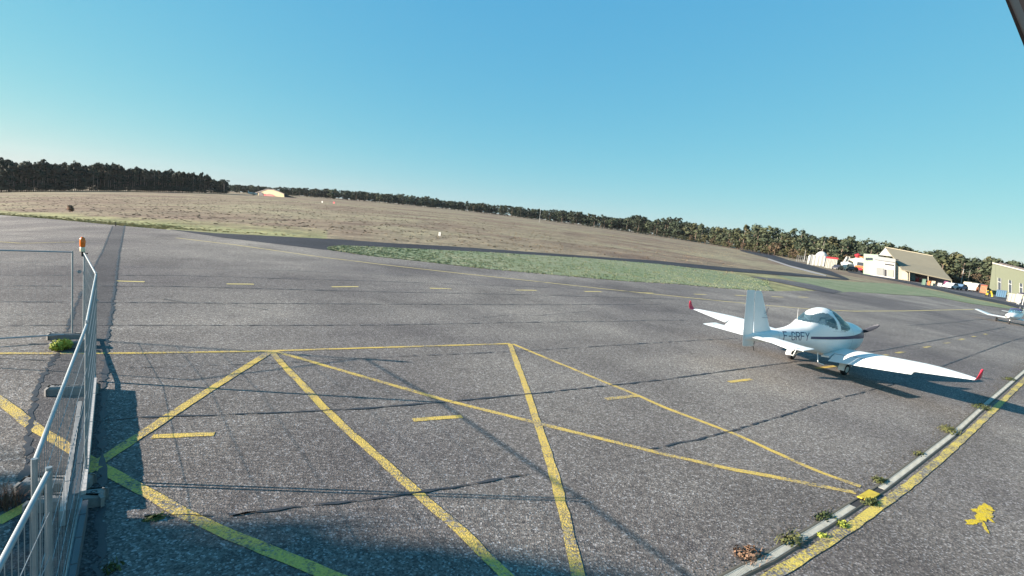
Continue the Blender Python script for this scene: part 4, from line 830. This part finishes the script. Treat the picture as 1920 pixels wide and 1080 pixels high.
sp = Spot(1627,511); t = place(sp, 'cable_drum', 'white and blue round drum beside the yellow tow tractor', 'drum'); t.location += away(1627)*1.5; u, v = sp.u, sp.v
for y, c_ in ((-.35,'cladding white'),(.35,'skip blue')): obj('flange', MB().lathe([(.1,-.06),(4.8*v,-.06),(4.8*v,.06),(.1,.06)], 20, Matrix.Translation((0,y,4.8*v)) @ Matrix.Rotation(math.pi/2,4,'X')), C[c_], t)
obj('core', MB().lathe([(2.2*v,-.3),(2.2*v,.3)], 14, Matrix.Translation((0,0,4.8*v)) @ Matrix.Rotation(math.pi/2,4,'X')), C['skip blue'], t)
# right end: green building, containers, digger, white tent, parasol
r1 = 178.; GB = thing('green_building', 'pale green clad building at the right edge with tall narrow windows', 'building', ad(1890,555,r1)); GB.location.z = float(ground(GB.location.x, GB.location.y))
solid('wall', [(1854,549),(1861,494),(1965,520),(1965,578)], r1, 16, mat('sage cladding', (.15,.17,.11), .6, noise=(.6,.5,(.14,.16,.105))), GB, True)
solid('roof_edge', [(1860.3,494),(1860.5,491.5),(1966,517.5),(1966,520.5)], r1-.35, 17, mat('roof trim', (.4,.4,.35), .5), GB)
solid('roof', [(1872,493.6),(1874,492),(1966,514),(1966,517)], r1+4, 12, C['dark roof'], GB)
for x, y0, y1 in ((1871.5,521,544),(1891.5,525,548),(1912,531,553)):
    w = solid('window', quad(x,y0,x+5,y1,.24), r1-.08, .2, C['glass dark'], GB); solid('window_bar', quad(x,y0+6.5,x+5,y0+7.6,.24), r1-.14, .1, C['cladding white'], GB)
    solid('frame', quad(x-.7,y0-.5,x,y1,.2), r1-.14, .12, C['cladding white'], GB); solid('frame', quad(x+5,y0+.7,x+5.7,y1+1.2,.2), r1-.14, .12, C['cladding white'], GB)
for x in range(1866, 1920, 7): solid('cladding_rib', quad(x,497+(x-1861)*.25,x+.5,549+(x-1861)*.27,.2), r1-.04, .1, mat('sage rib', (.13,.15,.1), .6), GB)
sp = Spot(1842.5,549); t = place(sp, 'shipping_container', 'orange container left of the yellow digger', 'container'); u, v = sp.u, sp.v
obj('body', MB().bbox((0,0,0), (12*u,2.4,14*v), .05), C['orange'], t); obj('lid', MB().bbox((0,0,14*v), (12.5*u,2.5,1.3*v), .03), C['rust red'], t)
for i in range(6): obj('rib', MB().box(-6*u+2.2*u*i+.3*u, -6*u+2.2*u*i+.8*u, -1.27, -1.19, .1, 13*v), C['cream'], t)
sp = Spot(1876,558); t = place(sp, 'waste_skip', 'blue skip between the digger and the white tent wall', 'skip'); u, v = sp.u, sp.v
obj('body', MB().prism([(-9.5*u,.2),(-10*u,13.5*v),(9.5*u,13.5*v),(9*u,.2)], -1.1, 1.1), C['skip blue'], t, recalc=True); obj('rim', MB().bbox((-.2*u,0,13.3*v), (20*u,2.4,.9*v), .03), C['car blue'], t)
for i in range(5): obj('rib', MB().box(-8*u+4*u*i-.05, -8*u+4*u*i+.05, -1.18, -1.09, .3, 13*v), C['car blue'], t)
sp = Spot(1853,556); t = place(sp, 'mini_digger', 'yellow mini digger with its arm lowered left of the blue skip', 'digger'); u, v = sp.u, sp.v
obj('cab', MB().bbox((-3*u,0,3*v), (5*u,1.3,9*v), .08), C['yellow machine'], t); obj('window', MB().bbox((-3*u,-.02,7*v), (4*u,1.34,4*v), .03), C['glass dark'], t)
obj('track', MB().bbox((-3*u,-.6,0), (8*u,.35,3*v), .1), M_RUBBER, t); obj('track', MB().bbox((-3*u,.6,0), (8*u,.35,3*v), .1), M_RUBBER, t)
obj('arm', MB().tube([(-1*u,-.2,7*v),(3*u,-.3,11*v),(6.5*u,-.3,4*v)], .16, 6), C['yellow machine'], t); obj('bucket', MB().prism([(5*u,.5*v),(5.5*u,4*v),(8*u,4.2*v),(8.5*u,1*v)], -.6, .1), C['yellow machine'], t)
sp = Spot(1900,566); t = place(sp, 'marquee_tent', 'cream white tent wall right of the blue skip', 'tent'); u, v = sp.u, sp.v
obj('wall', MB().bbox((0,0,0), (26*u,3,15.5*v), .05), mat('cream canvas', (.44,.41,.32), .8), t)
for i in range(5): obj('seam', MB().box(-13*u+6.4*u*i-.03+.1*u, -13*u+6.4*u*i+.03+.1*u, -1.54, -1.48, .1, 15*v), C['cladding white'], t)
sp = Spot(1913,571); t = place(sp, 'parasol', 'dark topped parasol on white posts in front of the cream tent', 'parasol'); u, v = sp.u, sp.v
obj('canopy', MB().lathe([(10.5*u,19.4*v),(10.6*u,20.3*v),(5*u,22.2*v),(.05,23*v)], 8), mat('dark canvas', (.045,.04,.06), .8), t); obj('rim', MB().lathe([(10.8*u,19.2*v),(10.8*u,19.9*v)], 8), C['cladding white'], t)
for x in (-6, -3, 4): obj('post', MB().tube([(x*u,0,0),(x*u,0,20*v)], .07, 6), C['cladding white'], t)
sp = Spot(1789,534); t = place(sp, 'white_canopy', 'small white slanted canopy at the right end of the shed roof', 'canopy'); u, v = sp.u, sp.v
obj('sheet', MB().prism([(-4*u,10.5*v),(-3*u,11*v),(6*u,4.5*v),(5*u,2.5*v)], -1.5, 1.5), C['cladding white'], t, recalc=True); obj('post', MB().tube([(-3*u,-1.3,0),(-3*u,-1.3,10*v)], .06, 6), M_STEEL, t); obj('post', MB().tube([(4.8*u,-1.3,0),(4.8*u,-1.3,3*v)], .06, 6), M_STEEL, t)
# small yellow arched hangar across the field
r2 = 428.; YH = thing('arched_hangar', 'small yellow hangar with a low pitched roof far across the field', 'hangar', ad(510,368,r2)); YH.location.z = float(ground(YH.location.x, YH.location.y))
yr = lambda k: (r2+14+k, r2-8+k, 484, 533)
solid('front_wall', [(484,368),(484,361),(488,358.6),(501,355),(510,355.6),(532,363.5),(533,370)], yr(0), 1, C['warm yellow cladding'], YH, True)
solid('roof', [(478,361),(488,358),(501,354),(513,354.6),(533,363),(533,364.5),(513,356),(501,355.4),(488,359.4),(478,362.4)], yr(-.5), 26, C['dark roof'], YH)
solid('opening', [(485,366.5),(485.5,361),(489,359.8),(493,363),(494.5,367)], yr(-1.), .3, C['opening shade'], YH); solid('door', [(498,368),(500,364),(505,363),(511,364.5),(516,369)], yr(-1.), .3, C['rust red'], YH); solid('door', [(494.6,367),(495,363.5),(499.5,363.6),(497.8,368)], yr(-1.), .3, C['signal red'], YH)  # the opening is a dark slab, its inner shade put into the colour
solid('side_wall', [(533,370),(533,364),(545,368),(560,371),(560,372.5)], r2-6, 14, C['car dark'], YH, True)
sp = Spot(474,366,420.); t = place(sp, 'parked_aircraft', 'tiny white aircraft parked left of the yellow hangar', 'aircraft'); u, v = sp.u, sp.v
obj('fuselage', loftm([(-9*u,5*v,3*v,.2),(-3*u,5.5*v,1.5*v,.6),(5*u,5*v,1.5*v,.6),(9*u,3.5*v,2*v,.2)]), C['cladding white'], t, True); obj('wing', MB().bbox((0,0,4.6*v), (5*u,9,.6*v), .05), C['cladding white'], t); obj('tail_fin', MB().prism([(-9*u,4*v),(-6.5*u,4*v),(-8*u,8*v),(-9.5*u,8*v)], -.06, .06), C['cladding white'], t); obj('wheel', MB().lathe([(.05,-.1),(1.2*v,-.1),(1.2*v,.1),(.05,.1)], 10, Matrix.Translation((2*u,0,1.2*v)) @ Matrix.Rotation(math.pi/2,4,'X')), M_RUBBER, t)
# field marker boards
def marker(px, py, w, h, m, label, two=False):
    sp = Spot(px, py, None, -.8); t = place(sp, 'marker_board', label, 'marker', 'marker boards in the field'); u, v = sp.u, sp.v
    if two:
        for x in (-w*.28, w*.28): obj('plate', MB().bbox((x*u,0,.1), (w*.4*u,.06,h*v), .01), m, t)
        obj('cap', MB().bbox((0,0,h*v*.98), (w*u,.08,.06*h*v), .005), m, t)
    else: obj('plate', MB().bbox((0,0,.15), (w*u,.06,h*v), .01), m, t)
    obj('stake', MB().tube([(0,.05,-.1),(0,.05,h*v*.8)], .03, 6), M_STEEL, t)
marker(824,443.5,5.5,7,M_WHITEM,'white double marker board beside the dark taxiway', True)
marker(604,380.5,3,3,M_WHITEM,'tiny white marker board right of the yellow hangar'); marker(626,382,5,3,C['signal red'],'red and white marker board in the field right of the white one')
# ------------------------------------------------------------------ forest
def tree_mesh(kind, seed):                          # unit-height tree
    rr = random.Random(seed); tr = MB(); cr = MB(); lean = (rr.uniform(-.03,.03), rr.uniform(-.03,.03)); top = {'tall': .9, 'round': .8, 'bushy': .7, 'umbrella': .9}[kind]
    tw = {'tall': .014, 'round': .02, 'bushy': .02, 'umbrella': .02}[kind]
    tr.tube([(0,0,-.02),(lean[0]*.5,lean[1]*.5,.45),(lean[0],lean[1],top)], [tw,tw*.75,tw*.25], 6)
    sh = []
    if kind == 'tall':
        for i in range(9): z = rr.uniform(.42,.93); w = .085*(1.25-abs(z-.7)*1.6); a = rr.uniform(0,6.3); sh.append(((lean[0]+w*.9*math.cos(a), lean[1]+w*.9*math.sin(a), z), (w*1.0,w*1.0,.065)))
        sh.append(((lean[0],lean[1],.93),(.06,.06,.07)))
    elif kind == 'round':
        for i in range(12): z = rr.uniform(.22,.88); w = .19*(1.15-abs(z-.55)*1.1); a = rr.uniform(0,6.3); sh.append(((w*.95*math.cos(a), w*.95*math.sin(a), z), (w*.85,w*.85,.1)))
        sh.append(((0,0,.9),(.1,.1,.09)))
    elif kind == 'bushy':
        for i in range(10): z = rr.uniform(.2,.85); w = .22*(1.1-abs(z-.5)); a = rr.uniform(0,6.3); sh.append(((w*.9*math.cos(a), w*.9*math.sin(a), z), (w*.8,w*.8,.13)))
    else:
        for i in range(9): a = rr.uniform(0,6.3); w = rr.uniform(.05,.2); sh.append(((w*math.cos(a), w*math.sin(a), rr.uniform(.74,.93)), (.11,.11,.05)))
    for c_, rad in sh[:5]: tr.tube([(lean[0]*.5,lean[1]*.5,c_[2]*.82), (c_[0]*.5,c_[1]*.5,c_[2]*.95), c_], [tw*.45,tw*.3,tw*.12], 4)
    crown(cr, sh, 30, {'tall': .03, 'round': .034, 'bushy': .042, 'umbrella': .03}[kind], rr); return tr, cr
LIB = {}
for kind, nvar in (('tall',5),('round',5),('bushy',4),('umbrella',2)):
    LIB[kind] = []
    for s_ in range(nvar):
        a, b = tree_mesh(kind, 100+s_*7+len(kind)); LIB[kind].append((mesh('trunk', a, True), mesh('crown', b)))
def variant(kind, i, mt, mc):
    key = (kind, i, mt.name, mc.name)
    if key not in LIB:
        a, b = LIB[kind][i % len(LIB[kind])]; a, b = a.copy(), b.copy(); a.materials.append(mt); b.materials.append(mc); LIB[key] = (a, b)
    return LIB[key]
TOP = np.array([(-160,297),(0,299),(60,301),(150,305),(200,308),(260,312),(300,316),(350,320),(390,328),(425,340),(432,345),(480,347),(520,349),(560,351),(620,353),(680,357),(720,361),(760,364),(800,367),(830,374),(880,377),(950,383),(1000,389),(1060,394),(1120,401),(1170,407),(1195,401),(1230,412),(1260,406),(1300,415),(1340,424),(1380,420),(1420,420),(1450,425),(1500,430),(1530,432),(1560,440),(1600,443),(1640,451),(1700,455),(1720,468),(1760,462),(1800,473),(1840,484),(1860,481),(1920,492),(2060,515)], float)
DST = np.array([(-160,380),(0,385),(425,415),(432,600),(700,560),(1000,545),(1200,480),(1320,420),(1400,345),(1500,300),(1600,275),(1700,245),(1800,222),(1920,212),(2060,205)], float)
def tree_at(px, dr, hk, kind, i, mt, mc, w=1.):
    r_ = float(np.interp(px, DST[:,0], DST[:,1]))+dr; q = ad(px, float(np.interp(px, TOP[:,0], TOP[:,1])), r_); g = float(ground(q.x, q.y)); h = max(3., (q.z-g)*hk); return Vector((q.x, q.y, g-.1)), h
def add_tree(px, dr, hk, kind, i, mt, mc, label, group, name='pine_tree', w=1.):
    loc, h = tree_at(px, dr, hk, kind, i, mt, mc); a, b = variant(kind, i, mt, mc); t = thing(name, label, 'tree', loc, random.uniform(0, 6.28), group); t.scale = (h*w,h*w,h)
    obj('trunk', a, None, t); obj('crown', b, None, t); return t
nt_ = 0
x = -2.
while x < 424:
    add_tree(x, random.uniform(0, 14), random.choice((random.uniform(.8, .95), random.uniform(.92, 1.09))), 'tall', random.randrange(5), M_BARK, M_PINE, 'tall dark pine in the close forest edge at the left', 'pines of the left forest edge', w=random.uniform(.9,1.3)); x += random.uniform(3.2, 5.); nt_ += 1
add_tree(421, -12, 1.12, 'umbrella', 0, M_BARK, M_PINE, 'lone umbrella pine with a bare trunk at the right end of the left forest', 'pines of the left forest edge', 'umbrella_pine', w=1.1)
x = 432.
while x < 1290:
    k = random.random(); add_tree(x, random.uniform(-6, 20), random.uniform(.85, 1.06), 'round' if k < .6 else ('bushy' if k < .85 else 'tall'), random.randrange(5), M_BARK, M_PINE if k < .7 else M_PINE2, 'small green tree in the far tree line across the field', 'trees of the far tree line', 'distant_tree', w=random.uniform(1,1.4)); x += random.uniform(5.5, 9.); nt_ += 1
x = 1292.
while x < 1924:
    k = random.random(); kind = 'round' if k < .62 else ('tall' if k < .85 else 'bushy')
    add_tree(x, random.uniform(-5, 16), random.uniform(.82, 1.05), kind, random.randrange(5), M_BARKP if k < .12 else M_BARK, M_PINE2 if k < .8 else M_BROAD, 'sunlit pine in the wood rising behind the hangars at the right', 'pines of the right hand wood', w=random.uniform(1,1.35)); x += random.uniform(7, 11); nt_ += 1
x = 1300.
while x < 1900:
    add_tree(x, -12+random.uniform(-4, 4), random.uniform(.3, .55), 'bushy', random.randrange(4), M_BARK, M_OAK if random.random() < .5 else M_BROAD, 'low brownish autumn tree in front of the right hand pines', 'low autumn trees before the right hand wood', 'autumn_tree', w=random.uniform(1,1.5)); x += random.uniform(9, 15); nt_ += 1
print('TREES', nt_)
LM = [(-20,110,'at the far left edge, above the brown bush'),(110,250,'above the orange lamp and trench patch'),(250,424,'thinning out towards the lone umbrella pine'),(424,600,'behind and beside the yellow hangar'),(600,830,'between the yellow hangar and the double marker board'),(830,1010,'left of the tall thin field mast'),(1010,1180,'right of the tall thin field mast'),(1180,1300,'where the far tree line meets the right hand wood'),(1300,1400,'left of the dark taxiway bend'),(1400,1500,'above the bend of the dark taxiway'),(1500,1600,'behind the dome and lorry'),(1600,1690,'behind the big hangar gable'),(1690,1790,'behind the long hangar roof'),(1790,1860,'between the hangar and the green building'),(1860,1990,'behind the green building')]
def px_of(o): c = (np.array(o.location)-np.array([0,0,H0])) @ CM; return 960+c[0]/c[2]*F*960
for o in [o for o in COL.objects if o.get('category') == 'tree']:
    u_ = px_of(o)
    for a, b, w_ in LM:
        if a <= u_ < b and 'umbrella' not in o.name:
            g0 = o['group']; o['label'] = {'pines of the left forest edge': 'tall dark pine ', 'trees of the far tree line': 'small distant green tree ', 'pines of the right hand wood': 'sunlit pine ', 'low autumn trees before the right hand wood': 'low brownish tree '}[g0]+w_; o['group'] = g0+' '+w_
# deeper rows and undergrowth, joined: nobody could count them
def mass(name, n, sampler, m):
    V, F_ = [], []; base = 0; vs_, fs_ = [], []
    for _ in range(n):
        px, dr, hk, kind, wk = sampler(); loc, h = tree_at(px, dr, hk, kind, 0, None, None); me = LIB[kind][random.randrange(len(LIB[kind]))][1]
        co_ = np.empty(len(me.vertices)*3); me.vertices.foreach_get('co', co_); co_ = co_.reshape(-1,3); a = random.uniform(0, 6.28); c_, s_ = math.cos(a), math.sin(a)
        co_ = np.stack([(co_[:,0]*c_-co_[:,1]*s_)*h*wk+loc.x, (co_[:,0]*s_+co_[:,1]*c_)*h*wk+loc.y, co_[:,2]*h+loc.z], -1); vs_.append(co_); k = len(co_)//5; fs_.append(np.arange(base, base+k*5).reshape(-1,5)); base += len(co_)
    me = D.meshes.new(name); me.from_pydata(np.concatenate(vs_).tolist(), [], np.concatenate(fs_).tolist()); me.materials.append(m); o = D.objects.new(name, me); COL.objects.link(o); return tag(o, kind='stuff')
mass('far_wood', 330, lambda: (random.uniform(-150, 2050), random.uniform(14, 60), random.uniform(.74, .93), random.choice(('tall','round','round')), 1.4), M_PINE)
mass('far_wood', 420, lambda: (random.uniform(-150, 2050), random.uniform(3, 40), random.uniform(.45, .72), 'bushy', 1.5), M_PINE)
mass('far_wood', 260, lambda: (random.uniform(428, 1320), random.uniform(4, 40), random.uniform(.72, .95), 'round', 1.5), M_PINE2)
mass('far_wood', 90, lambda: (random.uniform(-150, 424), random.uniform(10, 50), random.uniform(.74, .93), 'tall', 1.5), M_PINE)
def under():
    px = random.uniform(-120, 2000); return px, random.uniform(-9, 2), random.uniform(.1, .24), 'bushy', random.uniform(1.6, 3.)
mass('undergrowth', 240, lambda: (random.uniform(1280, 2000),)+under()[1:], M_BROAD); mass('undergrowth', 300, lambda: (random.uniform(-100, 1300), random.uniform(-5, 8), random.uniform(.12, .34), 'bushy', 2.), M_PINE)
# ------------------------------------------------------------------ what stands beside the camera, outside the frame: pines that throw the soft shade
for i, (sx, sy, dd, hh, vk, vi) in enumerate(((-1.9,4.0,44,12.2,'tall',0),(1.9,4.35,48,13.75,'round',1),(6.2,4.95,52,16.5,'round',3))):
    px_, py_ = sx-math.cos(R(SUN_AZ))*dd, sy-math.sin(R(SUN_AZ))*dd
    a, b = variant(vk, vi, M_BARK, M_PINE); t = thing('pine_tree', ['pine nearest the fence left of the camera, outside the photo','second pine left of the camera, outside the photo','tallest pine left of the camera, outside the photo'][i], 'tree', (px_, py_, float(ground(px_, py_))-.1), vi*1.1, 'pines beside the camera'); t.scale = (hh*1.2,hh*1.2,hh); obj('trunk', a, None, t); obj('crown', b, None, t)
# camera housing's hood, built as a black arm, in the upper right corner
A, B = ad(1875,-14,1.25), ad(1935,128,1.32); dirv = (B-A).normalized(); side = dirv.cross(away(1900)).normalized()
if side.x < 0: side = -side
o = thing('camera_hood', 'black camera housing hood cutting across the upper right corner', 'bracket', A)
M_ = Matrix((dirv, side, dirv.cross(side))).transposed().to_4x4()
obj('arm', MB().bbox((.2,.075,-.05), (1.0,.15,.1), .012, M_), M_BLACK, o)
obj('joint', MB().lathe([(.03,-.03),(.05,-.03),(.05,.13),(.03,.13)], 16, M_ @ Matrix.Translation((.62,.08,-.05))), M_BLACK, o)

# ------------------------------------------------------------------ the air: far things pale a little
hz = MB().box(-1400, 1400, -400, 1500, -42, 60); hm = D.materials.new('haze'); hm.use_nodes = True; t_ = hm.node_tree; t_.nodes.clear()
ho = t_.nodes.new('ShaderNodeOutputMaterial'); hv = t_.nodes.new('ShaderNodeVolumePrincipled'); hv.inputs['Color'].default_value = (.86,.93,1,1); hv.inputs['Density'].default_value = .00004; hv.inputs['Anisotropy'].default_value = .2
t_.links.new(hv.outputs[0], ho.inputs['Volume']); tag(obj('haze', hz, hm), kind='stuff')
